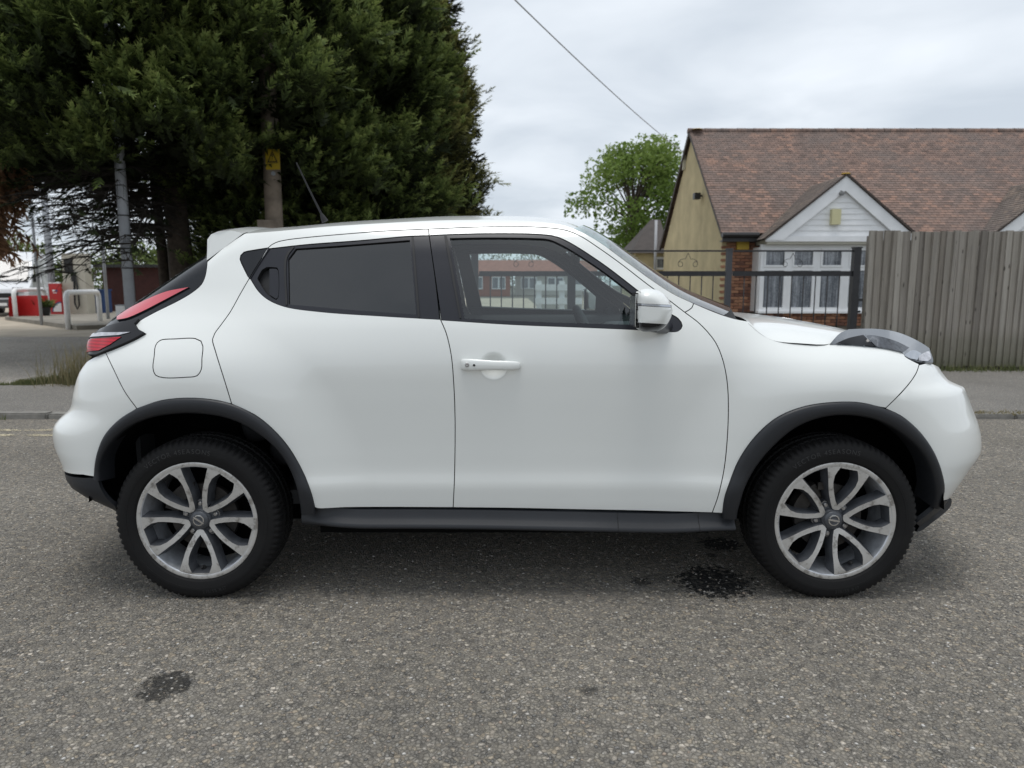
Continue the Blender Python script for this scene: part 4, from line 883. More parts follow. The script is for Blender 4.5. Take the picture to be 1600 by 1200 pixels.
XF = Spl([(0.1, 1.985), (0.22, 1.964), (0.3, 2.008), (0.36, 2.045), (0.42, 2.082), (0.48, 2.118), (0.54, 2.161), (0.6, 2.161), (0.66, 2.144), (0.72, 2.115), (0.78, 2.086), (0.815, 2.068), (0.835, 2.056), (0.855, 2.008), (0.88, 1.975), (0.91, 1.953), (0.96, 1.915), (1.02, 1.871), (1.1, 1.781), (1.58, 1.764)])
def wbase(x, z):
    x = np.asarray(x, float); z = np.asarray(z, float)
    w_ = PROF(z)
    g = sstep(.93, 1.25, z)
    w_ = w_ - g*.085*np.clip((-.35-x)/1.0, 0, 1.4)**1.8            # roof and glass close in towards the tail
    w_ = w_ - sstep(.95, 1.2, z)*.05*np.clip((x-.35)/.7, 0, 1.5)**1.6   # and towards the windscreen base
    fx = sstep(.80, 1.25, x)
    w_ = w_ - fx*.125*np.clip((z-.82)/.26, 0, 1.3)**2.3            # wing rolls over to the bonnet
    for hx, A, zc in ((HUB_R, .040, .40), (HUB_F, .036, .40)):     # haunches over the wheels
        r_ = np.hypot((x-hx), np.where(z > zc, (z-zc)*.92, (z-zc)*.55))
        w_ = w_ + A*(1-sstep(.40, .70, r_))
    return w_
def surf(s_, z, off=0.0):
    s_ = np.asarray(s_, float); z = np.asarray(z, float)
    LR = LRS(z); x0r = XR(z)+LR; x0f = XF(z)-LF
    qr = np.clip((x0r-s_)/(2*LR), 0, 1); qf = np.clip((s_-x0f)/(2*LF), 0, 1)
    tr = 1-(1-qr)**2; tf = 1-(1-qf)**2
    x = np.where(s_ < x0r, x0r-LR*tr, np.where(s_ > x0f, x0f+LF*tf, s_))
    w_ = wbase(x, z)*np.sqrt(np.clip(1-tr**4.5, 0, 1))*np.sqrt(np.clip(1-tf**3.3, 0, 1))
    return np.stack([x, -w_, z], -1)
def surf_n(s_, z):
    e = 2e-3; a = surf(np.asarray(s_)+e, z)-surf(np.asarray(s_)-e, z); b = surf(s_, np.asarray(z)+e)-surf(s_, np.asarray(z)-e)
    n = np.cross(a, b); return n/np.maximum(np.linalg.norm(n, axis=-1, keepdims=True), 1e-9)
def surf_off(s_, z, off):
    return surf(s_, z) + np.asarray(off)[..., None]*surf_n(s_, z) if np.ndim(off) else surf(s_, z)+off*surf_n(s_, z)
def s_of_x(x, z):
    x = np.asarray(x, float); LR = LRS(z); x0r = XR(z)+LR; x0f = XF(z)-LF
    tr = np.clip((x0r-x)/LR, 0, .9999); tf = np.clip((x-x0f)/LF, 0, .9999)
    return np.where(x < x0r, x0r-2*LR*(1-np.sqrt(1-tr)), np.where(x > x0f, x0f+2*LF*(1-np.sqrt(1-tf)), x))
def s_end(z, rear=True):
    return float(XR(z)-LRS(z)) if rear else float(XF(z)-LF+2*LF)
def hits(path):
    """photo pixels -> (s, z) on the near body side: march each sight line until it meets the surface"""
    A = np.array(path, float); a = (A[:, 0]-800)/F; b = (600-A[:, 1])/F
    dy = cT+b*sT; dz = -sT+b*cT; Y = np.full(len(A), -.8)
    for _ in range(70):
        k = (Y-CAMP[1])/dy; x = CAMP[0]+a*k; z = CAMP[2]+dz*k; s_ = s_of_x(x, z); Y = .6*Y+.4*surf(s_, z)[:, 1]
    return [(float(p), float(q)) for p, q in zip(s_, z)]
def hit(u, v): return hits([(u, v)])[0]
# =================================================================== CAR: materials
def paint_mat():
    t = NT('pearl_white_paint'); c = t.coord()
    f = t.noise(c, 2.2, 3, 0.5).outputs[0]
    col = t.mix(f, c4((.755, .77, .745)), c4((.795, .81, .785)))
    b = t.bsdf(**{'Base Color': col, 'Roughness': .32}); b.inputs['Coat Weight'].default_value = .85; b.inputs['Coat Roughness'].default_value = .06
    b.inputs['Specular IOR Level'].default_value = .45
    d = t.n('ShaderNodeBsdfDiffuse'); d.inputs[0].default_value = (.035, .036, .038, 1)      # inner side of the sheet: dark trim
    g = t.n('ShaderNodeNewGeometry'); m = t.n('ShaderNodeMixShader')
    t.link(g.outputs['Backfacing'], m.inputs[0]); t.link(b.outputs[0], m.inputs[1]); t.link(d.outputs[0], m.inputs[2])
    return t.done(m)
def glass_mat(name, tint, refl=1.0, f0=.08):
    t = NT(name); tr = t.n('ShaderNodeBsdfTransparent'); tr.inputs[0].default_value = c4(tint)
    gl = t.n('ShaderNodeBsdfGlossy'); gl.inputs['Roughness'].default_value = 0.01; gl.inputs['Color'].default_value = (refl, refl, refl, 1)
    lw = t.n('ShaderNodeLayerWeight'); lw.inputs[0].default_value = .5
    k = t.math('MULTIPLY_ADD', t.math('POWER', lw.outputs['Facing'], 5.0), .93); k.node.inputs[2].default_value = f0     # Schlick, both sides of the pane
    m = t.n('ShaderNodeMixShader'); t.link(k, m.inputs[0])
    t.link(tr.outputs[0], m.inputs[1]); t.link(gl.outputs[0], m.inputs[2]); return t.done(m)
M = {}
M['paint'] = paint_mat()
M['trim_gap_shade'] = mat('black_trim_and_gap_shade', (.012, .012, .013), .8)  # black trim; on panel skirts the colour stands in for shade inside the gaps
M['plastic'] = mat('charcoal_cladding_plastic', (.018, .0195, .023), .46, var=.12, vscale=3, bump=.05, bscale=900, spec=.4)
M['gloss'] = mat('gloss_black_trim', (.012, .013, .016), .10, spec=.4)
M['satin'] = mat('satin_black_pillar_film', (.020, .021, .027), .34, spec=.35)
M['rubber'] = mat('black_rubber_seal', (.010, .010, .011), .6)
M['glass'] = glass_mat('clear_side_glass', (.80, .88, .88))
M['screen'] = glass_mat('windscreen_glass', (.62, .75, .74))
M['privacy'] = glass_mat('privacy_glass', (.035, .042, .044), 1.0, .085)
M['lining'] = mat('grey_headlining', (.30, .30, .29), .9)
M['trim_in'] = mat('dark_cabin_trim', (.035, .036, .038), .75)
M['seatcloth'] = mat('black_seat_cloth', (.025, .025, .027), .9, bump=.2, bscale=500)
M['chrome'] = mat('chrome', (.75, .76, .78), .12, 1.0)
M['lamp_silver'] = mat('lamp_silver_reflector', (.50, .52, .55), .22, .85)
M['lamp_cover'] = mat('clear_lamp_cover', (.20, .21, .225), .10, .55, coat=.6)
M['lamp_dark'] = mat('lamp_dark_bezel', (.014, .014, .016), .14, spec=.35)
M['lamp_grey'] = mat('lamp_grey_lens', (.075, .08, .09), .15, .3, spec=.4, var=.5, vscale=60)
M['red_lens'] = mat('red_tail_lens', (.48, .004, .012), .2, spec=.3, coat=.15, var=.2, vscale=50)
def lens_mat():
    t = NT('red_tail_lens'); c = t.coord(); z = t.n('ShaderNodeSeparateXYZ'); t.link(c, z.inputs[0])
    wv = t.n('ShaderNodeTexWave', bands_direction='Z'); wv.inputs['Scale'].default_value = 26; wv.inputs['Distortion'].default_value = .6; t.link(c, wv.inputs['Vector'])
    col = t.mix(t.ramp(wv.outputs[0], [(.35, 0), (.6, 1)]), c4((.30, .004, .014)), c4((.48, .006, .022)))
    b = t.bsdf(**{'Base Color': col, 'Roughness': .16}); b.inputs['Specular IOR Level'].default_value = .4; return t.done(b)
M['red_lens'] = lens_mat()
M['pink_lens'] = mat('pale_red_lamp_lens', (.56, .075, .10), .10, coat=1.0)
M['white_lens'] = mat('clear_white_lens', (.46, .46, .49), .12, .2, coat=.6, var=.3, vscale=45)
M['black_under'] = mat('black_underseal', (.006, .006, .006), .95, spec=.05)
def tyre_mat():
    t = NT('tyre_rubber'); c = t.coord(); f = t.noise(c, 9, 5, .6).outputs[0]
    col = t.mix(f, c4((.007, .007, .008)), c4((.016, .0155, .015)))
    return t.done(t.bsdf(**{'Base Color': col, 'Roughness': .7, 'Specular IOR Level': .2, 'Normal': t.bump(t.noise(c, 220, 3).outputs[0], .12, .004)}))
M['tyre'] = tyre_mat()
def machined():
    t = NT('machined_alloy_face'); c = t.coord()
    f = t.noise(c, 26, 6, .65).outputs[0]; k = t.ramp(f, [(.36, (.30, .285, .265)), (.46, (.56, .55, .53)), (.7, (.64, .63, .61))])
    return t.done(t.bsdf(**{'Base Color': k, 'Metallic': .55, 'Roughness': .38}))
M['machined'] = machined()
M['alloy'] = mat('grey_alloy_paint', (.085, .09, .10), .42, .35, var=.35, vscale=18)
M['barrel'] = mat('silver_alloy_barrel', (.50, .52, .55), .40, .4, var=.35, vscale=14)
M['iron'] = mat('brake_iron', (.05, .046, .043), .5, .6, var=.3, vscale=30)
M['steel'] = mat('dull_steel', (.42, .41, .40), .38, .9)
M['cap'] = mat('wheel_cap_grey', (.085, .09, .10), .35, .3)

CAR = thing('parked_car', 'white pearl compact crossover car with black wheel arch cladding parked on the road', 'car', (0, 0, 0))

# ------------------------------------------------------------------ panel builder on the body surface
def mirror(P): Q = np.array(P, float); Q[..., 1] *= -1; return Q
def clean(poly, d=.0012):
    o = []
    for p in poly:
        if not o or math.hypot(p[0]-o[-1][0], p[1]-o[-1][1]) > d: o.append(p)
    if math.hypot(o[0][0]-o[-1][0], o[0][1]-o[-1][1]) < d: o.pop()
    return o
def area2(p): return sum(p[i-1][0]*p[i][1]-p[i][0]*p[i-1][1] for i in range(len(p)))
def inset(poly, d):
    P = np.array(poly); 
    if area2(poly) < 0: d = -d
    e = np.roll(P, -1, 0)-P; e /= np.linalg.norm(e, axis=1, keepdims=True)+1e-12
    n = np.stack([-e[:, 1], e[:, 0]], 1); nb = np.roll(n, 1, 0); a = n+nb
    a /= np.maximum((a*a).sum(1, keepdims=True)/2, .35)
    return [tuple(q) for q in P+a*d]
def inside(poly, X, Z):
    P = np.array(poly); r_ = np.zeros(X.shape, bool); n = len(P)
    for i in range(n):
        x1, z1 = P[i-1]; x2, z2 = P[i]
        if z1 == z2: continue
        c = ((z1 > Z) != (z2 > Z)) & (X < (x2-x1)*(Z-z1)/(z2-z1)+x1); r_ ^= c
    return r_
def dist_to(poly, X, Z):
    P = np.array(poly); d = np.full(X.shape, 9.0)
    for i in range(len(P)):
        d = np.minimum(d, (X-P[i, 0])**2+(Z-P[i, 1])**2)
    return np.sqrt(d)
def triangulate(outer, holes, grid):
    X0, Z0 = np.min(outer, 0); X1, Z1 = np.max(outer, 0)
    gx, gz = np.meshgrid(np.arange(X0+grid/2, X1, grid), np.arange(Z0+grid/2, Z1, grid)); gx = gx.ravel(); gz = gz.ravel()
    ok = inside(outer, gx, gz)
    for h in holes: ok &= ~inside(h, gx, gz)
    gx = gx[ok]; gz = gz[ok]
    ring = list(outer)+[p for h in holes for p in h]
    far = dist_to(ring, gx, gz) > grid*.55; gx = gx[far]; gz = gz[far]
    pts = [Vector(p) for p in ring]+[Vector((a, b)) for a, b in zip(gx, gz)]
    edges = []; k = 0
    for lp in [outer]+list(holes):
        n = len(lp); edges += [(k+i, k+(i+1) % n) for i in range(n)]; k += n
    V, _, T, *_ = delaunay_2d_cdt(pts, edges, [], 0, 1e-7)
    V = np.array([(v.x, v.y) for v in V]); T = np.array([t for t in T if len(t) == 3])
    c = V[T].mean(1); ok = inside(outer, c[:, 0], c[:, 1])
    for h in holes: ok &= ~inside(h, c[:, 0], c[:, 1])
    return V, T[ok]
def loops_of(T):
    """boundary half edges of a triangle set"""
    E = {}
    for t in T:
        for a, b in ((t[0], t[1]), (t[1], t[2]), (t[2], t[0])): E[(a, b)] = 1
    return [(a, b) for (a, b) in E if (b, a) not in E]
def panel(name, outer, mats, parent=CAR, holes=(), off=0.0, gap=.0018, grid=.022, skirt=.018, m=-1, both=False, bulge=None, skirt_mat=None):
    outer = clean(outer); outer = inset(outer, gap) if gap else outer
    holes = [inset(clean(h), -gap) if gap else clean(h) for h in holes]
    V, T = triangulate(outer, holes, grid)
    sV, zV = V[:, 0], V[:, 1]; N_ = surf_n(sV, zV); o_ = np.full(len(V), off)
    if bulge is not None: o_ = o_+bulge(sV, zV)
    P = surf(sV, zV)+o_[:, None]*N_
    if bulge is not None:   # recompute normals from the mesh
        N_ = None
    tri = P[T]; fn = np.cross(tri[:, 1]-tri[:, 0], tri[:, 2]-tri[:, 0]); ref = surf_n(sV, zV)[T].mean(1)
    flip = (fn*ref).sum(1) < 0; T = np.where(flip[:, None], T[:, ::-1], T)
    verts = [P]; norms = [N_ if N_ is not None else None]; faces = [tuple(t) for t in T]; mi = [0]*len(faces)
    base_n = surf_n(sV, zV)
    if skirt:
        E = loops_of(T); bi = sorted({a for e in E for a in e}); mp = {b: i for i, b in enumerate(bi)}; nb = len(bi); k0 = len(P)
        top = P[bi]; bot = P[bi]-base_n[bi]*skirt
        tang = np.zeros((nb, 3))
        for a, b in E:
            d = P[b]-P[a]; tang[mp[a]] += d; tang[mp[b]] += d
        sn = np.cross(tang, base_n[bi]); sn /= np.maximum(np.linalg.norm(sn, axis=1, keepdims=True), 1e-9)
        verts += [top, bot]
        if N_ is not None: norms += [sn, sn]
        for a, b in E:
            i, j = mp[a], mp[b]; faces.append((k0+j, k0+i, k0+nb+i, k0+nb+j)); mi.append(1)
    Vt = np.vstack(verts); Nt = np.vstack(norms) if N_ is not None else None
    if both:
        k = len(Vt); Vt = np.vstack([Vt, mirror(Vt)]); faces = faces+[tuple(i+k for i in f)[::-1] for f in faces]; mi = mi+mi
        if Nt is not None: Nt = np.vstack([Nt, mirror(Nt)])
    elif m > 0:
        Vt = mirror(Vt); faces = [f[::-1] for f in faces]; Nt = mirror(Nt) if Nt is not None else None
    mats = mats if isinstance(mats, list) else [mats, skirt_mat or M['trim_gap_shade']]
    return mesh_obj(name, Vt, faces, mats, parent, True, Nt, mi, sharp=40 if Nt is None else None)

# ------------------------------------------------------------------ traced lines (photo pixels)
GAPU = [(669, 358), (675, 395), (681, 440), (688, 499)]
GAPL = [(688, 499), (697, 520), (705, 555), (709, 600), (711, 650), (711, 700), (710, 750), (708, 793)]
T1 = [(669, 358), (740, 355), (800, 354), (850, 355.5), (885, 360), (907, 369), (935, 387), (970, 412), (1010, 443), (1040, 465), (1070, 488), (1090, 503),
      (1105, 518), (1118, 535), (1127, 555), (1133, 577), (1137, 605), (1138, 645), (1136, 690), (1131, 735), (1122, 775), (1113, 801)]
T2 = [(669, 358), (600, 361), (560, 364), (480, 371), (447, 375), (431, 379), (419, 387), (405, 410), (389, 436), (375, 460), (360, 487), (345, 508), (335.5, 521),
      (332, 530), (337, 550), (351, 595), (362, 631)]
BOTF = [(1113, 801), (1000, 798), (900, 796), (800, 794), (708, 793)]
BOTR = [(492, 793), (497, 794.5), (540, 793), (600, 792.5), (708, 793)]
ARO = [(149, 745), (152, 713), (163, 682), (184, 658), (214, 638.5), (252, 626), (294, 622), (335, 625), (362, 631), (404, 652), (445, 691), (472, 735), (486, 770), (492, 793)]
ARI = [(158, 752), (160, 720), (170, 699), (197, 671), (230, 655), (274, 647), (316, 647), (362, 656), (404, 678), (439, 710), (459, 748), (467, 779), (470, 799)]
AFO = [(1129, 802), (1132, 779), (1139, 757), (1155, 718), (1182, 680), (1215, 652), (1254, 636), (1298, 629), (1342, 629), (1375, 636), (1411, 652), (1441, 680), (1460, 710), (1471, 743), (1473, 765), (1468, 783)]
AFI = [(1152, 803), (1156, 788), (1163, 765), (1182, 729), (1210, 696), (1248, 666), (1292, 651), (1334, 649.5), (1375, 659), (1411, 680), (1441, 710), (1457, 748), (1460, 770), (1455, 797)]
ROOFE = [(1084, 474), (1054, 460), (1025, 442), (975, 406), (935, 377), (905, 360.5), (880, 351.5), (850, 346.5), (800, 343.5), (740, 343), (680, 344), (600, 348), (512, 353.5), (440, 360), (383, 364.5)]
SPG = [(383, 364.5), (355, 383), (324, 409)]
GLE = [(324, 409), (323, 418), (321, 430), (315, 444), (300, 457), (280, 469), (240, 489), (219, 501), (212, 508), (216, 515), (228, 522)]
LAMPB = [(228, 522), (212, 531), (190, 541), (165, 551)]
BUMG_R = [(165, 551), (176, 574), (195, 612), (214, 638.5)]
BUMG_F = [(1436, 570), (1432, 582), (1420, 600), (1400, 622), (1384, 637.5)]
FUEL = [(241, 556), (243, 540), (250, 532), (275, 529.5), (305, 529), (314, 533), (317, 541), (315.5, 560), (314.5, 577), (308, 587), (290, 589.5), (255, 590), (243, 586), (239, 575)]
HLOW = [(1436, 569), (1424, 563), (1414, 557), (1410, 550), (1390, 545), (1350, 540), (1297, 537)]
BONG = [(1297, 537), (1265, 535.5), (1237, 534.5), (1213, 532), (1198, 526.5), (1183, 514), (1170, 502)]
FTOP = [(1170, 502), (1150, 498.5), (1131, 493), (1110, 485), (1084, 474)]
PJ = [(1084, 474), (1081, 481), (1070, 488)]
def split_at(path, p):
    i = min(range(len(path)), key=lambda k: (path[k][0]-p[0])**2+(path[k][1]-p[1])**2); return path[:i+1], path[i:]
def P_(*segs, step=5.0):
    o = []
    for s_ in segs: o += crom(s_, step)
    return hits(clean(o, .5))
def sil(z, rear=False):
    L_ = float(LRS(z)) if rear else LF
    x0 = float(XR(z))+L_ if rear else float(XF(z))-LF
    q = np.linspace(0, 1, 200); ss = x0-2*L_*q if rear else x0+2*LF*q
    P = surf(ss, np.full(200, z)); u = [project(p)[0] for p in P]
    return float(ss[np.argmin(u) if rear else np.argmax(u)])

# windows (outer edges of the black frames, and the glass)
WF_O = [(671, 368), (700, 366.5), (760, 365), (840, 366), (868, 369.5), (890, 379), (940, 411), (985, 445), (1018, 471), (1045, 489), (1060, 498), (1066, 509), (1060, 517), (1040, 518), (993, 515), (900, 511), (800, 507), (690, 500)]
WF_G = [[(703, 371.5), (760, 370.5), (835, 371.5), (858, 373.5), (878, 382), (935, 418), (985, 456), (1004, 472)], [(1004, 472), (1006, 507.5)], [(1006, 507.5), (955, 506), (840, 502.5), (726, 497.5)], [(726, 497.5), (715, 437), (703, 371.5)]]
WR_O = [[(670, 368), (641, 369), (560, 376), (480, 382), (421, 388.5)], [(421, 388.5), (405, 412), (391, 435)], [(391, 435), (404, 455), (419, 468), (445, 479), (500, 487), (600, 494), (686.5, 499)], [(686.5, 499), (680, 440), (670, 368)]]
WR_G = [[(462, 388), (520, 384), (640, 374.5)], [(640, 374.5), (650, 491)], [(650, 491), (560, 484.5), (451, 475)], [(451, 475), (450.5, 440), (450, 404)], [(450, 404), (462, 388)]]
WQ = [[(417, 387.5), (395, 391), (381, 394), (376, 399), (375, 405), (380, 417), (387, 431)], [(387, 431), (402, 410), (417, 387.5)]]

def build_side(m):
    near = m < 0; g = .02 if near else .045
    _, T1f = split_at(T1, (1070, 488)); T1a, _ = split_at(T1, (1070, 488))
    aro1, aro2 = split_at(ARO, (362, 631)); bumA, bumB = split_at(aro1, (214, 638.5))
    afoA, afoB = split_at(AFO, (1375, 636)); afoA = afoA+[(1384, 637.5)]
    wf = P_(WF_O[:16], WF_O[15:], [WF_O[-1], WF_O[0]]); wr = P_(*WR_O); wq = P_(*WQ)
    wfg = P_(*WF_G); wrg = P_(*WR_G)
    # --- body side: quarter panel, rear pillar, roof rail and windscreen pillar in one pressing
    bs = P_(T2[::-1], T1a, [(1070, 488), (1081, 481), (1084, 474)], ROOFE, SPG, GLE, LAMPB, BUMG_R, bumB)
    fuel = P_(FUEL+[FUEL[0]])
    body = panel('body_side', bs, M['paint'], holes=[wq, fuel], m=m, grid=g)
    panel('quarter_window', wq, [M['gloss'], M['rubber']], body, off=-.002, m=m, grid=g)
    panel('quarter_window_edge', P_([(416.5, 387.8), (402, 410), (386.5, 431)], [(386.5, 431), (389, 434.6)], [(389, 434.6), (404.3, 410), (418.6, 387.2)], [(418.6, 387.2), (416.5, 387.8)]), [M['gloss'], M['rubber']], body, off=.0012, gap=0, skirt=.006, m=m, grid=g)
    if near: panel('fuel_flap', fuel, M['paint'], body, m=m, grid=g)
    else: panel('fuel_cover', fuel, M['paint'], body, gap=0, skirt=0, m=m, grid=g)
    # --- doors
    fd = P_(T1, BOTF, GAPL[::-1], GAPU[::-1])
    door = panel('front_door', fd, M['paint'], holes=[wf], m=m, grid=g)
    fr = panel('window_frame', wf, [M['satin'], M['rubber']], door, holes=[wfg], off=-.003, m=m, grid=g, gap=.0005)
    panel('window_glass', wfg, [M['glass'], M['rubber']], door, off=-.010, gap=-.004, skirt=0, m=m, grid=g)
    rd = P_(T2, aro2, BOTR, GAPL[::-1], GAPU[::-1])
    rdoor = panel('rear_door', rd, M['paint'], holes=[wr], m=m, grid=g)
    hp = P_([(402, 434), (409, 421), (416, 417), (432, 417.5)], [(432, 417.5), (434, 420), (434, 465), (431, 468)], [(431, 468), (418, 460), (402, 436)])
    panel('window_frame', wr, [M['satin'], M['rubber']], rdoor, holes=[wrg, hp], off=-.003, m=m, grid=g, gap=.0005)
    panel('window_glass', wrg, [M['privacy'], M['rubber']], rdoor, off=-.010, gap=-.004, skirt=0, m=m, grid=g)
    panel('frame_edge', P_([(421.5, 388), (405.5, 412), (391.5, 435)], [(391.5, 435), (389.8, 436.3)], [(389.8, 436.3), (405.6, 410.4), (419.8, 387.2)], [(419.8, 387.2), (421.5, 388)]), [M['satin'], M['rubber']], rdoor, off=.0012, gap=0, skirt=.006, m=m, grid=g)
    # hidden rear door handle: a recess with a flap
    rec = panel('handle_recess', hp, [M['rubber'], M['rubber']], rdoor, off=-.026, gap=-.003, skirt=0, m=m, grid=g)
    panel('door_handle', P_([(420, 419), (431, 419), (433, 421), (433, 464), (430, 466)], [(430, 466), (420, 459)], [(420, 459), (420, 419)]), [M['satin'], M['rubber']], rdoor, off=-.006, m=m, grid=.01, gap=0)
    # bright seam lines of the black trim between window and shut line
    for nm, q in (('seal_strip', [(694, 367), (718, 497), (721, 497), (698, 367)]), ):
        panel('window_seal', P_(q[:2], q[1:3], q[2:], [q[3], q[0]]), [M['rubber'], M['rubber']], door, off=.001, m=m, grid=g, gap=0, skirt=.004)
    panel('window_seal', P_([(643, 370), (653, 496)], [(653, 496), (656, 496)], [(656, 496), (646, 370)], [(646, 370), (643, 370)]), [M['rubber'], M['rubber']], rdoor, off=.001, m=m, grid=g, gap=0, skirt=.004)
    panel('window_seal', P_([(457, 385), (446, 400), (446, 476)], [(446, 476), (449, 476.5)], [(449, 476.5), (449, 402), (460, 386)], [(460, 386), (457, 385)]), [M['rubber'], M['rubber']], rdoor, off=.001, m=m, grid=g, gap=0, skirt=.004)
    # --- front wing
    fw = P_(T1f, [(1113, 801), (1129, 802)], afoA, BUMG_F[::-1], HLOW, BONG, FTOP, PJ)
    panel('front_wing', fw, M['paint'], m=m, grid=g, skirt=.018 if near else .005)
    # --- door handle with its cup
    hx = [on_y(u, 0, 0) for u in (0,)]
    cup = P_([(773+22.5*math.cos(a), 571.5+22*math.sin(a)) for a in np.linspace(0, 2*math.pi, 33)])
    cs, cz = np.mean(cup, 0); cs -= .004
    make_handle(door, m, cs, cz)
    return door
def make_handle(door, m, cs, cz):
    P0 = surf(cs, cz); n = surf_n(cs, cz); ex = np.array([1, 0, 0.]); ex = ex-n*ex.dot(n); ex /= np.linalg.norm(ex); ez = np.cross(n, ex); ez = -ez if ez[2] < 0 else ez
    fx = lambda V: V if m < 0 else mirror(V)
    # dish
    rr = .056; V = []; Fc = []; nr, na = 7, 40
    for i in range(nr+1):
        k = i/nr
        for j in range(na):
            a = 2*math.pi*j/na; d = .0012-.020*max(0, 1-k**2.2)
            q = P0+ex*(rr*k*math.cos(a))+ez*(rr*.98*k*math.sin(a)); s2 = s_of_x(q[0], q[2])
            V.append(surf(s2, q[2])+n*(.0010 if i == nr else .0016) + n*(.0))
    # the cup is drawn as a shallow raised-rim dish set into the skin
    for i in range(nr+1):
        k = i/nr
        for j in range(na):
            idx = i*na+j; V[idx] = V[idx]
    for i in range(nr):
        for j in range(na):
            j2 = (j+1) % na; Fc.append((i*na+j, (i+1)*na+j, (i+1)*na+j2, i*na+j2))
    # analytic dish normals give the scooped shading
    Nn = []
    for i in range(nr+1):
        k = i/nr
        for j in range(na):
            a = 2*math.pi*j/na; tilt = .60*math.sin(math.pi*min(1, k)**1.5)*(1 if k < 1 else 0)
            q = n-(ex*math.cos(a)+ez*math.sin(a))*tilt; Nn.append(q/np.linalg.norm(q))
    V = fx(np.array(V)); Nn = fx(np.array(Nn)); Fc = Fc if m < 0 else [f[::-1] for f in Fc]
    mesh_obj('handle_cup', V, Fc, M['paint'], door, True, Nn)
    # grip: a swept rounded bar, from the lock end to the tail
    rows = [(-.128, .000, .0125), (-.124, .018, .0200), (-.110, .026, .0225), (-.085, .031, .0230), (-.05, .034, .0215), (0, .036, .0190), (.05, .034, .0185), (.08, .030, .0175), (.095, .024, .0150), (.103, .014, .0100), (.106, .002, .0060)]
    V = []; na = 16
    for k, (dx, dn, hh) in enumerate(rows):
        c = P0+ex*dx+ez*(.0035-dx*.02)
        for j in range(na):
            a = 2*math.pi*j/na; cc, ss = math.cos(a), math.sin(a)
            ss2 = math.copysign(abs(ss)**.75, ss); cc2 = math.copysign(abs(cc)**.75, cc)
            V.append(c+ez*(hh*ss2)+n*(dn-.010+.010*cc2 if dn > .012 else dn*cc2))
    Fc = [(i*na+j, i*na+(j+1) % na, (i+1)*na+(j+1) % na, (i+1)*na+j) for i in range(len(rows)-1) for j in range(na)]
    Fc += [tuple(range(na))[::-1], tuple((len(rows)-1)*na+j for j in range(na))]
    V = np.array(V)
    hd = mesh_obj('door_handle', fx(V), [f[::-1] for f in Fc] if m < 0 else Fc, M['paint'], door, True, sharp=50)
    bm = bmesh.new(); bm.from_mesh(hd.data); bmesh.ops.recalc_face_normals(bm, faces=bm.faces); bm.to_mesh(hd.data); bm.free()
    if m < 0:
        for dx, r_, mt, zz_ in ((-.1015, .0085, M['steel'], .0055), (-.0745, .0045, M['trim_gap_shade'], .0045)):   # key barrel and sensor
            b = MB(); V = []; na = 20
            dn = .0290 if dx < -.09 else .0335
            for rr2, d2 in ((r_, dn-.003), (r_, dn+.0015), (r_*.6, dn+.0018), (0.0001, dn+.0004)):
                for j in range(na):
                    a = 2*math.pi*j/na; V.append(P0+ex*(dx+rr2*math.cos(a))+ez*(zz_+rr2*math.sin(a))+n*d2)
            Fc = [(i*na+j, i*na+(j+1) % na, (i+1)*na+(j+1) % na, (i+1)*na+j) for i in range(3) for j in range(na)]
            mesh_obj('key_lock' if dx < -.09 else 'handle_sensor', V, Fc, mt, door, True)
        V = [P0+ex*(-.0875+dx)+ez*(.0048+dz)+n*.0326 for dx, dz in ((-.0007, -.021), (.0007, -.021), (.0007, .021), (-.0007, .021))]

for m_ in (-1, 1): build_side(m_)

# ------------------------------------------------------------------ roof, windscreen, bonnet, cowl
def arcs(edge, crown, nn=25, pw=2.0):
    """edge: near-side 3D points; returns grid across to the mirrored edge with a parabolic crown"""
    G = []
    for e, c in zip(edge, crown):
        row = []
        for k in np.linspace(-1, 1, nn):
            f = 1-abs(k)**pw; row.append((e[0]+c[0]*f, abs(e[1])*k, e[2]+c[1]*f))
        G.append(row)
    return G
roof_px = [p for p in crom(ROOFE, 8) if p[0] < 916]
redge = [surf(*hit(*p)) for p in roof_px]
rc = []
for e in redge:
    t = (e[0]+1.2)/1.5; rc.append((.06*sstep(.75, 1.0, t) - .05*(1-sstep(0.0, .25, t)), .060-.012*sstep(.85, 1.0, t)-.004*(1-sstep(0, .3, t))))
for e in redge: e[2] -= .002
grid_mesh('roof', arcs(redge, rc), [M['paint']], CAR, flip=False)
ledge = [e+np.array([0, .05, -.035]) for e in redge]
grid_mesh('headlining', arcs(ledge, [(c[0], c[1]*.9) for c in rc]), [M['lining']], CAR, flip=True)
ws_px = [p for p in crom(ROOFE[:7], 8) if p[0] > 892]
wse = [surf(*hit(*p)) for p in ws_px]
low = surf(*hit(1131, 492.5)); wse = [low*(1-k)+wse[0]*k for k in (0, .33, .66)]+wse
for e in wse: e[1] += .004
wsc = []
for e in wse:
    t = (e[2]-1.12)/(1.49-1.12); wsc.append((.16-.075*t, .028+.018*t))
grid_mesh('windscreen', arcs(wse, wsc, 41, 2.8), [M['screen']], CAR, flip=True)
bed = np.array([(.94, -.764, 1.100), (.985, -.778, 1.06), (1.04, -.787, 1.032), (1.14, -.785, 1.0225), (1.262, -.772, 1.018), (1.36, -.69, 1.045), (1.50, -.62, 1.038), (1.65, -.55, 1.0), (1.76, -.48, .955), (1.83, -.42, .92)])
bce = np.array([(1.02, 0, 1.112), (1.07, 0, 1.112), (1.14, 0, 1.108), (1.25, 0, 1.099), (1.38, 0, 1.08), (1.49, 0, 1.06), (1.60, 0, 1.034), (1.72, 0, .993), (1.83, 0, .945), (1.90, 0, .90)])
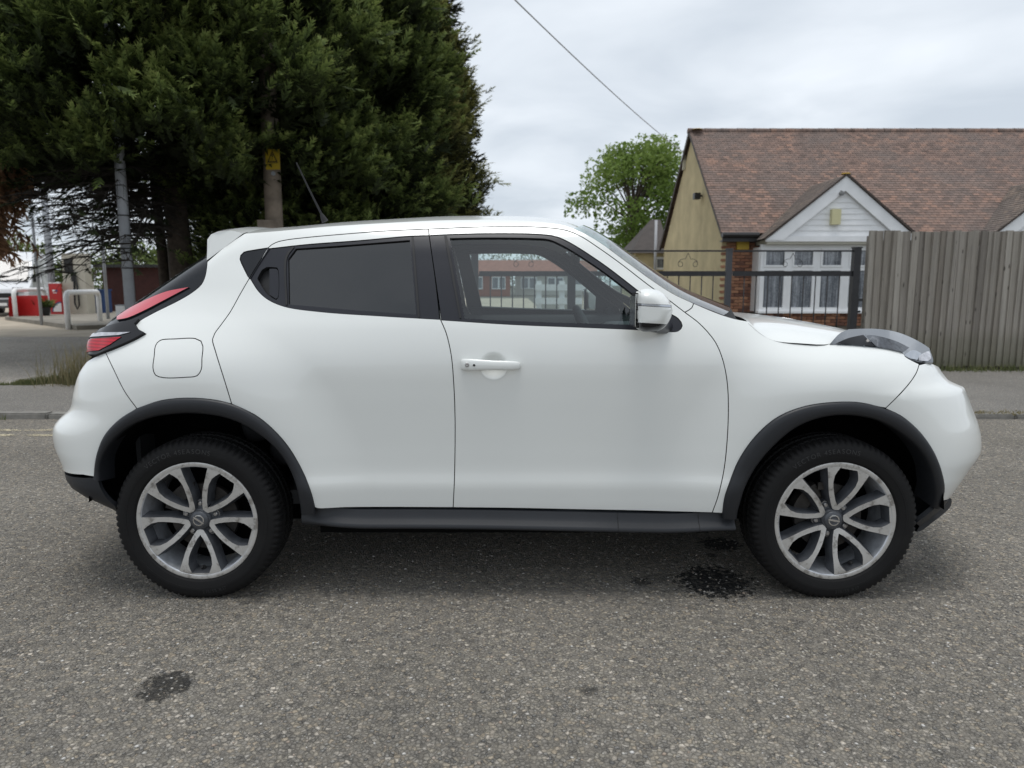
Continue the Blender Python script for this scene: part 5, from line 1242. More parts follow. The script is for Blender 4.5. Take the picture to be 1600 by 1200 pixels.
def dens(A, n): 
    t = np.arange(len(A)); q = np.linspace(0, len(A)-1, n); return np.stack([Spl(list(zip(t, A[:, i])))(q) for i in range(3)], 1)
bed[:, 2] += .008; bed[:, 1] += .003; bce[:, 2] += .012; bed, bce = dens(bed, 34), dens(bce, 34)
Gb = []
for e, c in zip(bed, bce):
    row = []
    for k in np.sin(np.linspace(-1, 1, 31)*math.pi/2):
        f = .35*abs(k)**2.2+.65*abs(k)**9; row.append((c[0]+(e[0]-c[0])*k*k, abs(e[1])*k, c[2]+(e[2]-c[2])*f))
    Gb.append(row)
Gb = np.array(Gb)
bon = grid_mesh('bonnet', Gb, [M['paint']], CAR, flip=True)
sk = np.concatenate([Gb[:, :1], Gb[:, :1]+np.array([0, .02, -.03])], 1); MBs = MB()
for col_ in (0, -1):
    for i in range(len(Gb)-1):
        a, b = Gb[i, col_], Gb[i+1, col_]; d = np.array([0, .02 if col_ == 0 else -.02, -.03])
        MBs.add([a, b, b+d, a+d], [(0, 1, 2, 3)])
for j in range(Gb.shape[1]-1):
    for r_, dx in ((0, .02), (-1, -.02)):
        a, b = Gb[r_, j], Gb[r_, j+1]; d = np.array([dx, 0, -.04]); MBs.add([a, b, b+d, a+d], [(0, 1, 2, 3)])
MBs.build('bonnet_edge', M['trim_gap_shade'], bon)
# black cowl between glass and bonnet
cw = []
base = arcs([wse[0]], [wsc[0]], 31, 2.8)[0]
for k in (0, .5, 1):
    cw.append([tuple(np.array(a)*(1-k)+(np.array(b)-np.array([0, 0, .012]))*k-np.array([0, 0, .022*math.sin(math.pi*k)])) for a, b in zip(base, Gb[0])])
grid_mesh('cowl', cw, [M['trim_gap_shade']], CAR, flip=False)

# ------------------------------------------------------------------ bumpers, tailgate
bumRt, aro_l = split_at(ARO, (214, 638.5))
lb = P_(BUMG_R)
left_arch = P_(bumRt[::-1])
zz_ = [.50, .54, .58, .62, .66, .70]
bpoly = lb+left_arch+[hit(130, 742)]+[(sil(.497, True)-.1, .497), (s_end(.50), .50)]+[(s_end(z)+.0, z) for z in zz_[1:]]+[(sil(.72, True)-.20, .72), (sil(.92, True)-.06, .93)]
# the polygon runs over the corner: give it enough points
def densify(poly, d=.02):
    o = []
    for i in range(len(poly)):
        a, b = poly[i], poly[(i+1) % len(poly)]; n = max(1, int(math.hypot(b[0]-a[0], b[1]-a[1])/d))
        o += [(a[0]+(b[0]-a[0])*k/n, a[1]+(b[1]-a[1])*k/n) for k in range(n)]
    return o
rb = panel('rear_bumper', densify(bpoly), M['paint'], both=True, grid=.022)
lowp = [hit(151, 746), hit(160, 770), hit(180, 793)]+[(-1.72, .30), (-2.0, .30), (s_end(.31), .31), (s_end(.40), .40), (s_end(.49), .49), (sil(.49, True)-.1, .487)]
panel('lower_bumper_trim', densify(lowp), [M['plastic'], M['plastic']], rb, both=True, off=-.004, grid=.03)
hp = [(sil(.92, True)-.06, .935), (sil(.72, True)-.21, .725), (s_end(.705), .705)]+[(s_end(z), z) for z in (.8, .9, 1.0, 1.05)]+[(sil(1.05, True)-.10, 1.055), (sil(.98, True)-.10, .98)]
tg = panel('tailgate', densify(hp), M['paint'], both=True, grid=.03)
rg = P_(GLE[:8])+[(sil(1.07, True)-.02, 1.068), (s_end(1.06), 1.06)]+[(s_end(z), z) for z in (1.12, 1.2, 1.3, 1.38)]+[(sil(1.39, True)-.05, 1.392), hit(323, 402)]
panel('rear_window', densify(rg), [M['gloss'], M['trim_gap_shade']], tg, both=True, off=-.001, grid=.025)
# front
bg_ = P_(BUMG_F); afoA, afoB = split_at(AFO, (1375, 636)); fa = P_([(1384, 638.5)]+afoB[1:])
fz = [.36, .42, .48, .54, .60, .66, .72, .78]
fpoly = bg_+fa+[(sil(.36)-.02, .362)]+[(s_end(z, False), z) for z in fz]+[(s_end(.80, False), .80), (sil(.81)+.05, .805), (sil(.83)-.02, .83), (sil(.87)-.05, .868), (sil(.91)-.01, .915), hit(1450, 566)]
fb = panel('front_bumper', densify(fpoly), M['paint'], both=True, grid=.022)
gr = [(sil(.81)+.04, .803), (s_end(.80, False), .80), (s_end(.88, False), .88), (s_end(.92, False), .92), (sil(.92), .92), (sil(.87)-.04, .868), (sil(.83)-.01, .83)]
panel('upper_grille', densify(gr), [M['gloss'], M['trim_gap_shade']], fb, both=True, off=-.02, gap=-.006, grid=.03, skirt=0)
lg = [(sil(.5)+.16, .44), (s_end(.44, False), .44), (s_end(.6, False), .60), (sil(.6)+.20, .60)]
panel('lower_grille', densify(lg), [M['trim_gap_shade'], M['trim_gap_shade']], fb, both=True, off=.003, grid=.03, skirt=0)
lip = [hit(1468, 783), hit(1456, 797)]+[(1.70, .30), (1.85, .235), (sil(.26), .245), (s_end(.26, False), .26), (s_end(.35, False), .35), (sil(.36)-.02, .358)]
FB = fb
panel('lower_bumper_trim', densify(lip), [M['plastic'], M['plastic']], fb, both=True, off=.002, grid=.03)

# ------------------------------------------------------------------ wheel arch trims, liners, sills
def arch(px_o, px_i, hub, name, a0, a1):
    def pol(px): 
        q = [(math.degrees(math.atan2(811-v, u-hub)), math.hypot(u-hub, v-811)) for u, v in px]; return Spl(q)
    so, si = pol(px_o), pol(px_i); A = np.linspace(a0, a1, 64)
    ks = [(0, -.004), (.0, .006), (.10, .0125), (.30, .0155), (.55, .0165), (.78, .0150), (.92, .009), (1.0, -.002), (1.0, -.03), (1.01, -.09)]
    G = []
    for a in A:
        ro, ri = float(so(a)), float(si(a)); row = []
        po = hit(hub+ro*math.cos(R(a)), 811-ro*math.sin(R(a))); pi_ = hit(hub+ri*math.cos(R(a)), 811-ri*math.sin(R(a)))
        for k, o_ in ks:
            s_ = po[0]+(pi_[0]-po[0])*k; z = po[1]+(pi_[1]-po[1])*k
            row.append(surf(s_, z)+surf_n(s_, z)*o_)
        G.append(row)
    G = np.array(G)
    for m in (-1, 1):
        Q = G if m < 0 else mirror(G)
        o = grid_mesh(name, Q, [M['plastic']], CAR, flip=(m > 0)); o.data.set_sharp_from_angle(angle=R(60))
arch(ARO, ARI, 309, 'wheel_arch_trim', 3.0, 158.5)
arch(AFO, AFI, 1304, 'wheel_arch_trim', 7.0, 179.0)
for hx in (HUB_R, HUB_F):
    for m in (-1, 1):
        G = []
        for a in (np.linspace(16, 172, 40) if hx < 0 else np.linspace(4, 166, 40)):
            row = []
            for y, r_ in ((-.855, .435), (-.72, .44), (-.55, .44), (-.48, .43), (-.47, .30), (-.47, .05)):
                row.append((hx+r_*math.cos(R(a)), y*(-m), .34+r_*math.sin(R(a))))
            G.append(row)
        grid_mesh('wheel_arch_liner', G, [M['black_under']], CAR, flip=(m < 0))
def sill(m):
    us = np.linspace(466, 1150, 60); G = []
    for u in us:
        k = (u-466)/684; vt = 794.5+8.0*sstep(.25, 1, k)*.9; zt = hit(u, vt)[1]; x = hit(u, vt)[0]; end = max(0, 1-k/.10)**1.5
        W0 = .832
        row = [(x, W0-.05, zt+.012), (x, W0-.016, zt-.001), (x, W0+.002, zt-.003), (x, W0+.005-.004*end, zt-.012), (x, W0+.009-.008*end, zt-.026), (x, W0+.018-.016*end, zt-.040), (x, W0+.032-.028*end, zt-.053), (x, W0+.038-.033*end, zt-.061), (x, W0+.037-.032*end, zt-.069), (x, W0+.022-.020*end, zt-.077), (x, W0-.006, zt-.082), (x, W0-.10, zt-.09), (x, W0-.25, zt-.085)]
        G.append([(a, -b if m < 0 else b, c) for a, b, c in row])
    o = grid_mesh('side_skirt', G, [M['plastic']], CAR, flip=(m < 0)); o.data.set_sharp_from_angle(angle=R(50))
    for u in (970, 1097):
        if m < 0:
            k = (u-466)/684; x = hit(u, 800)[0]; b = MB()
            i = int(k*59); g = np.array(G[i]); 
            pts = [p+np.array([0, -.0012, 0]) for p in g[2:9]]
            for a, c in zip(pts[:-1], pts[1:]): b.add([a-[.0016, 0, 0], a+[.0016, 0, 0], c+[.0016, 0, 0], c-[.0016, 0, 0]], [(0, 1, 2, 3)])
            b.build('skirt_joint', M['trim_gap_shade'], o)
sill(-1); sill(1)
b = MB(); b.box(-1.75, 1.78, -.46, .46, .20, .33); b.box(-.80, .82, -.74, .74, .235, .34); b.build('underbody', M['black_under'], CAR)
# =================================================================== CAR: lamps, wheels, mirrors, cabin
def px_patch(name, poly, Yf, mats, parent, m, grid=6, thick=.012, smooth_path=True):
    poly = clean(poly, .5); V, T = triangulate(poly, [], grid)
    P = np.array([on_y(u, v, Yf(u, v)) for u, v in V]); tri = P[T]
    fn = np.cross(tri[:, 1]-tri[:, 0], tri[:, 2]-tri[:, 0]); fl = fn[:, 1] > 0; T = np.where(fl[:, None], T[:, ::-1], T)
    E = loops_of(T); bi = sorted({a for e in E for a in e}); mp = {q: i for i, q in enumerate(bi)}; k0 = len(P); nb = len(bi)
    Vt = np.vstack([P, P[bi], P[bi]+(np.array([0, thick, 0]) if np.ndim(thick) == 0 else np.array(thick))]); faces = [tuple(t) for t in T]
    for a, c in E: faces.append((k0+mp[c], k0+mp[a], k0+nb+mp[a], k0+nb+mp[c]))
    if m > 0: Vt = mirror(Vt); faces = [f[::-1] for f in faces]
    return mesh_obj(name, Vt, faces, mats, parent, True, sharp=45)
HL = np.array([(1290, 537), (1297, 537), (1350, 540), (1390, 545), (1414, 557), (1436, 564), (1458, 567)], float)
def Yhl(u, v):
    vl = np.interp(u, HL[:, 0], HL[:, 1]); yb = np.interp(u, [1297, 1350, 1414, 1436, 1458], [-.772, -.768, -.752, -.742, -.70])
    h = max(0, vl-v); return float(yb+.17*np.clip(h/30, 0, 1.2)**1.8)-.008*math.sin(math.pi*min(1, h/24))
for m in (-1, 1):
    outl = crom([(1297, 537), (1303, 530), (1312, 521), (1326, 514.5)], 4)+crom([(1326, 514.5), (1350, 513.5), (1372, 514), (1400, 518.5), (1425, 528), (1445, 539), (1452, 544)], 4)+crom([(1452, 544), (1454, 550), (1458, 561), (1458, 566)], 4)+crom([(1458, 566), (1445, 566.5), (1432, 565), (1414, 558), (1410, 551), (1390, 546), (1350, 541), (1297, 538)], 4)
    hl = px_patch('headlight', outl, Yhl, M['lamp_cover'], CAR, m, thick=(0, .045, -.045))
    d = lambda o_: (lambda u, v: Yhl(u, v)-o_)
    px_patch('lamp_window', crom([(1308, 536), (1325, 528.5), (1349, 523)], 4)+crom([(1349, 523), (1367, 541)], 4)+crom([(1367, 541), (1340, 539), (1308, 536)], 4), d(.003), M['lamp_dark'], hl, m, thick=.003)
    px_patch('lamp_lens', crom([(1352, 523), (1372, 525), (1400, 533), (1421, 543)], 4)+crom([(1421, 543), (1412, 550)], 4)+crom([(1412, 550), (1390, 545), (1369, 541.5)], 4)+crom([(1369, 541.5), (1352, 523)], 4), d(.0035), M['lamp_grey'], hl, m, thick=.003)
    px_patch('lamp_reflector', crom([(1412, 555), (1428, 547), (1440, 552)], 4)+crom([(1440, 552), (1433, 562)], 4)+crom([(1433, 562), (1420, 559), (1412, 555)], 4), d(.003), M['lamp_silver'], hl, m, thick=.003)
    px_patch('side_lamp', crom([(1436, 556), (1452, 549), (1455, 560)], 4)+crom([(1455, 560), (1450, 564), (1436, 563)], 4)+crom([(1436, 563), (1436, 556)], 4), d(.003), M['white_lens'], hl, m, thick=.003)
    # --- tail lights
    tl_poly = P_(LAMPB[::-1])+P_(GLE[::-1][:4])+[(sil(1.075, True)+.02, 1.074), (sil(1.06, True)-.14, 1.058), (sil(1.0, True)-.13, 1.0), (sil(.96, True)-.10, .965), hit(154, 556)]
    lb_ = lambda s_, z: .017*sstep(.955, 1.015, z)*(1-sstep(1.035, 1.085, z))*(1-sstep(-1.78, -1.66, s_))
    tl = panel('tail_light', densify(tl_poly), [M['lamp_dark'], M['trim_gap_shade']], m=m, off=.012, gap=.0, grid=.014, skirt=.05, bulge=lb_)
    ss = lambda z, d_: sil(z, True)+d_
    panel('reversing_lens', densify([hit(207, 522), hit(190, 526.5), hit(165, 528)]+[(ss(1.02, -.10), 1.019), (ss(1.03, -.10), 1.034), hit(165, 522)]), [M['white_lens'], M['trim_gap_shade']], tl, m=m, off=.015, gap=0, grid=.012, skirt=.004, bulge=lb_)
    panel('red_lens', densify([hit(193, 529.5), hit(176, 541), hit(160, 549.5)]+[(ss(.96, -.09), .962), (ss(1.01, -.10), 1.011), hit(165, 531)]), [M['red_lens'], M['trim_gap_shade']], tl, m=m, off=.015, gap=0, grid=.012, skirt=.004, bulge=lb_)
    panel('upper_red_lens', densify(P_([(296, 449.5), (262, 456.5), (230, 469.5), (200, 485), (184, 496)])+P_([(184, 501), (200, 498), (225, 487), (250, 474), (278, 459)])), [M['pink_lens'], M['trim_gap_shade']], tl, m=m, off=.006, gap=0, grid=.014, skirt=.006)

for m in (-1, 1):
    px_patch('bumper_lip', crom([(1462, 788), (1474, 786), (1487, 779.5)], 4)+crom([(1487, 779.5), (1486, 790), (1474, 803), (1456, 817), (1440, 829), (1432, 831)], 4)+crom([(1432, 831), (1438, 820), (1449, 806), (1456, 796), (1462, 788)], 4), lambda u, v: float(np.interp(u, [1430, 1465, 1490], [-.78, -.745, -.66])), M['plastic'], FB, m, thick=(.02, .25, -.01))
# --- spoiler
spx = crom([(383, 364.5), (355, 383), (324, 409)], 6)
spe = [surf(*hit(*p)) for p in spx]; top = redge[-1]
G = []
near_edge = [(spe[0], spe[0]+np.array([0, .0, .004]))]
def spoil():
    # side plate follows the pillar, tail edge overhangs the glass
    a = surf(*hit(380.5, 364.5)); b_ = surf(*hit(323, 407)); ytail = a[1]+.02
    t_ = np.array(on_y(341, 361.5, -.60)); e_ = np.array(on_y(324, 374, -.60)); f_ = np.array(on_y(323.5, 399, -.61))
    e2 = np.array(on_y(330, 366, -.60))
    ring = [a, (a+t_)/2+np.array([0, 0, .008]), t_, e2, e_, (e_+f_)/2, f_, b_]
    mb = MB(); n = len(ring); rows = []
    for k in np.linspace(-1, 1, 15):
        f = 1-k*k
        row = []
        for i, p in enumerate(ring):
            back = (.0, .02, .05, .07, .08, .07, .03, .0)[i]; up = (.056, .05, .045, .04, .03, .02, .01, .0)[i]
            row.append((p[0]-back*f, abs(p[1])*k, p[2]+up*f))
        rows.append(row)
    V = np.array(rows); Fc = []
    for i in range(14):
        for j in range(n-1): q = (i*n+j, (i+1)*n+j, (i+1)*n+j+1, i*n+j+1); Fc.append(q[::-1])
        Fc.append(((i+1)*n+n-1, i*n+n-1, i*n, (i+1)*n))
    Fc += [tuple(range(n)), tuple(14*n+j for j in range(n))[::-1]]
    o = mesh_obj('roof_spoiler', V.reshape(-1, 3), Fc, M['paint'], CAR, True)
    bm = bmesh.new(); bm.from_mesh(o.data); bmesh.ops.recalc_face_normals(bm, faces=bm.faces); bm.to_mesh(o.data); bm.free()
    o.data.set_sharp_from_angle(angle=R(50))
spoil()
MB().tube([on_y(508, 346, -.05), on_y(504, 338, -.05), on_y(502, 334, -.05)], [.017, .011, .006], 10).tube([on_y(502, 334, -.05), on_y(483, 296, -.05), on_y(463, 254, -.05)], [.0055, .0045, .0035], 8).build('antenna', M['trim_gap_shade'], CAR, sharp=60)
# rear wiper knob seen past the glass
wz = 1.10; wp = surf(s_end(wz)+.02, wz); wp[1] = 0; wp2 = surf(s_end(1.24)+.02, 1.24)
MB().tube([(wp[0]+.03, .02, wz-.02), (wp[0]-.03, .02, wz+.01)], [.028, .022], 12).bar((wp[0]-.025, .02, wz+.005), (wp2[0]-.03, -.12, 1.24), .016, .012).build('rear_wiper', M['trim_gap_shade'], CAR, sharp=60)

# --- door mirrors
MO = clean(crom([(994.5, 472), (996, 459), (1002, 453), (1015, 451), (1029, 454.5), (1041, 463), (1048, 473), (1051, 484)], 3)+crom([(1051, 484), (1048, 497), (1041, 509), (1033, 515.5), (1018, 518.5), (1003, 517.5), (996, 512), (994, 500), (994.5, 472)], 3), .5)
MOa = np.array(MO)
def Ymir(u, v):
    d = float(np.sqrt(((MOa-np.array([u, v]))**2).sum(1).min())); k = min(1.0, d/17.0)
    return -1.035+.075*(1-math.sqrt(max(0, 1-(1-k)**2)))+.0006*(1051-u)*.0
def clip_poly(poly, f):
    """keep the part of a pixel polygon where f(u,v) >= 0"""
    o = []
    for i in range(len(poly)):
        a, b = poly[i-1], poly[i]; fa, fb = f(*a), f(*b)
        if (fa >= 0) != (fb >= 0): t = fa/(fa-fb); o.append((a[0]+(b[0]-a[0])*t, a[1]+(b[1]-a[1])*t))
        if fb >= 0: o.append(b)
    return densify(o, 3.0)
for m in (-1, 1):
    l1 = lambda u: 474.0+.045*(u-1000); l2 = lambda u: 477.2+.055*(u-1000); l3 = lambda u: 504.0+.06*(u-1000)
    right = clip_poly(MO, lambda u, v: u-996.5)
    o = px_patch('wing_mirror', clip_poly(right, lambda u, v: l1(u)-v), Ymir, M['paint'], CAR, m, grid=3, thick=.05)
    px_patch('indicator_lens', clip_poly(clip_poly(right, lambda u, v: v-l1(u)-.3), lambda u, v: l2(u)-v), lambda u, v: Ymir(u, v)+.0015, M['lamp_silver'], o, m, grid=3, thick=.03)
    px_patch('lower_shell', clip_poly(clip_poly(right, lambda u, v: v-l2(u)-.9), lambda u, v: l3(u)-v), lambda u, v: Ymir(u, v)+.001, M['paint'], o, m, grid=3, thick=.05)
    px_patch('mirror_base', clip_poly(right, lambda u, v: v-l3(u)-.2), lambda u, v: Ymir(u, v)+.004, M['gloss'], o, m, grid=3, thick=.05)
    px_patch('mirror_surround', clip_poly(MO, lambda u, v: 997-u), lambda u, v: Ymir(u, v)+.001, M['trim_gap_shade'], o, m, grid=3, thick=.12)
    # the rest of the housing behind the end face, towards the door
    W3 = np.array([on_y(u, v, -.955) for u, v in MO]); cx, cz_ = W3[:, 0].mean(), W3[:, 2].mean(); n = len(MO); V = []
    rows = [(-.845, .72), (-.885, .88), (-.93, .97), (-.957, .975), (-.975, .93)]
    for y, k in rows: V += [(cx+(p[0]-cx)*k, y, cz_+(p[2]-cz_)*k) for p in W3]
    Fc = [(i*n+j, (i+1)*n+j, (i+1)*n+(j+1) % n, i*n+(j+1) % n) for i in range(len(rows)-1) for j in range(n)]+[tuple((len(rows)-1)*n+j for j in range(n)), tuple(range(n))[::-1]]
    V = np.array(V); V = mirror(V) if m > 0 else V
    hs = mesh_obj('mirror_housing', V, Fc, M['paint'], o, True)
    bm = bmesh.new(); bm.from_mesh(hs.data); bmesh.ops.recalc_face_normals(bm, faces=bm.faces); bm.to_mesh(hs.data); bm.free(); hs.data.set_sharp_from_angle(angle=R(50))
    sg = -1 if m > 0 else 1; arm = MB()
    arm.tube([(x_, y_*sg, z_) for x_, y_, z_ in (on_y(1042, 511, -.80), on_y(1034, 511, -.86), on_y(1022, 507, -.93))], [.026, .026, .030], 10); arm.build('mirror_arm', M['satin'], o, sharp=60)
    mg = MB().box(cx-.069, cx-.066, -.99, -.87, cz_-.055, cz_+.055); mgV = np.array(mg.v); mgV = mirror(mgV) if m > 0 else mgV
    mesh_obj('mirror_glass', mgV, mg.f, M['chrome'], o)

# ------------------------------------------------------------------ wheels
TR, RR = .334, .2395
def tyre_mesh():
    n = 400
    prof = [(.232, -.082), (.2405, -.092), (.246, -.1005), (.250, -.1035), (.2505, -.1045), (.262, -.1085), (.275, -.1105), (.2755, -.1115), (.285, -.1118), (.2855, -.1108), (.298, -.1092), (.309, -.1055),
            (.3135, -.103), (.3205, -.0985), (.3265, -.0915), (.3305, -.0825), (.3325, -.073), (.3335, -.060), (.3335, -.052), (.3265, -.0505), (.3265, -.043), (.334, -.0415), (.3345, -.028), (.3345, -.012), (.327, -.0105), (.327, .0)]
    prof = prof+[(r_, -y) for r_, y in prof[::-1][1:]]
    m = len(prof); V = np.zeros((n, m, 3))
    for j in range(n):
        a = 2*math.pi*j/n
        for i, (r_, y) in enumerate(prof):
            rr = r_; yy = y
            ay = abs(y)
            if r_ > .312 and ay > .058:           # shoulder blocks
                ph = (j + (2 if y > 0 else 0)) % 5
                if ph < 2: rr -= min(.0055, (r_-.312)*.4+.0015); yy *= .993
            elif r_ > .33 and ay < .045:
                ph = (j+int(abs(y)*160)+(2 if y > 0 else 0)) % 5
                if ph < 1: rr -= .005
            V[j, i] = (rr*math.cos(a), yy, rr*math.sin(a))
    V[..., 2] = np.maximum(V[..., 2], -HUB_Z)
    Fq = []
    for j in range(n):
        j2 = (j+1) % n
        for i in range(m-1): Fq.append((j*m+i, j*m+i+1, j2*m+i+1, j2*m+i))
    return V.reshape(-1, 3), Fq
def spoke_polys():
    inn = [(0, .262), (.055, .335), (.11, .44), (.16, .55), (.19, .64), (.20, .755), (.178, .83), (.145, .905)]
    ou = [(.05, .180), (.10, .25), (.19, .41), (.24, .53), (.272, .63), (.31, .74), (.345, .84), (.365, .895)]
    I = inn+[(x, y) for x, y in [(-a, b_) for a, b_ in inn[::-1]] if abs(x) > 1e-6]
    mid = [(.25, .945), (.12, .965), (0, .97), (-.12, .965), (-.25, .945)]
    O_ = ou+mid+[(-a, b_) for a, b_ in ou[::-1]]+[(0, .172)]
    return O_, I
def rim_mesh():
    V = []; Fc = []; mi = []
    def add(v, f, k):
        b0 = len(V); V.extend([tuple(p) for p in v]); Fc.extend([tuple(i+b0 for i in q) for q in f]); mi.extend([k]*len(f))
    # barrel and lip
    def lathe(prof, k, n=96):
        v = []; f = []
        for j in range(n):
            a = 2*math.pi*j/n
            for r_, y in prof: v.append((r_*math.cos(a), y, r_*math.sin(a)))
        mm = len(prof)
        for j in range(n):
            for i in range(mm-1): f.append((j*mm+i, j*mm+i+1, ((j+1) % n)*mm+i+1, ((j+1) % n)*mm+i))
        add(v, f, k)
    lathe([(RR+.004, -.090), (RR+.0025, -.0985), (RR-.002, -.1000), (RR-.013, -.0975)], 0)
    lathe([(RR-.013, -.0975), (RR-.0165, -.094), (RR-.020, -.06), (RR-.026, -.02), (RR-.03, .04), (RR-.022, .095), (RR+.004, .10)], 1)
    O_, I = spoke_polys()
    O_ = [(x*RR, y*RR) for x, y in O_]; I = [(x*RR, y*RR) for x, y in I]
    dens2 = lambda q: densify(q, .007)
    def sm(q):  # smooth the arms
        return dens2(q)
    yf = lambda x, r_: -.0965+.022*(1-min(1, max(0, (math.hypot(x, r_)/RR-.17)/.70)))**1.4
    Vt, T = triangulate(clean(sm(O_)), [clean(sm(I))], .008)
    E = loops_of(T)
    for k in range(5):
        a = 2*math.pi*k/5; ca, sa = math.cos(a), math.sin(a)
        rot = lambda x, r_, y: (x*ca+r_*sa, y, -r_*ca+x*sa)      # spoke k=0 points down
        v = [rot(x, r_, yf(x, r_)) for x, r_ in Vt]; f = [tuple(t) for t in T]
        p = np.array(v)[T]; fn = np.cross(p[:, 1]-p[:, 0], p[:, 2]-p[:, 0]); f = [t if q[1] < 0 else t[::-1] for t, q in zip(f, fn)]
        add(v, f, 0)
        # walls with draft: the pockets narrow towards the back
        bi = sorted({q for e in E for q in e}); mp = {q: i for i, q in enumerate(bi)}
        nrm = np.zeros((len(bi), 2))
        for a_, b_ in E:
            d = Vt[b_]-Vt[a_]; q = np.array([d[1], -d[0]])
            c = (Vt[a_]+Vt[b_])/2; 
            q /= np.linalg.norm(q)+1e-9
            # make it point away from the spoke material
            tri = None
            nrm[mp[a_]] += q; nrm[mp[b_]] += q
        sgn = 1.0
        # orientation test with one boundary edge
        a_, b_ = E[0]; c3 = [t for t in T if a_ in t and b_ in t][0]; o3 = [x for x in c3 if x not in (a_, b_)][0]
        d = Vt[b_]-Vt[a_]; q = np.array([d[1], -d[0]])
        if q.dot(Vt[o3]-Vt[a_]) > 0: sgn = -1.0
        nrm = sgn*nrm/np.maximum(np.linalg.norm(nrm, axis=1, keepdims=True), 1e-9)
        t_ = [rot(*Vt[i], yf(*Vt[i])) for i in bi]; m_ = []; b2 = []
        for i, q in zip(bi, nrm):
            w_ = Vt[i]+q*.0025; w2 = Vt[i]+q*.011
            r0 = math.hypot(*w2)
            if r0 > RR*.93: w2 = w2*(RR*.93/r0)
            m_.append(rot(*w_, yf(*Vt[i])+.006)); b2.append(rot(*w2, yf(*Vt[i])+.050))
        nb = len(bi); add(t_+m_+b2, [(mp[a2], mp[b2_], nb+mp[b2_], nb+mp[a2]) for a2, b2_ in E]+[(nb+mp[a2], nb+mp[b2_], 2*nb+mp[b2_], 2*nb+mp[a2]) for a2, b2_ in E], 2)
    # hub: dished centre with a raised boss
    lathe([(.001, -.074), (.040, -.074), (.043, -.070), (.046, -.060), (.075, -.056), (.080, -.046), (.080, -.01)], 2, 60)
    return V, Fc, mi
tyV, tyF = tyre_mesh(); riV, riF, riM = rim_mesh()
def fixn(o, sharp=40):
    bm = bmesh.new(); bm.from_mesh(o.data); bmesh.ops.recalc_face_normals(bm, faces=bm.faces); bm.to_mesh(o.data); bm.free(); o.data.set_sharp_from_angle(angle=R(sharp))
proto = {}
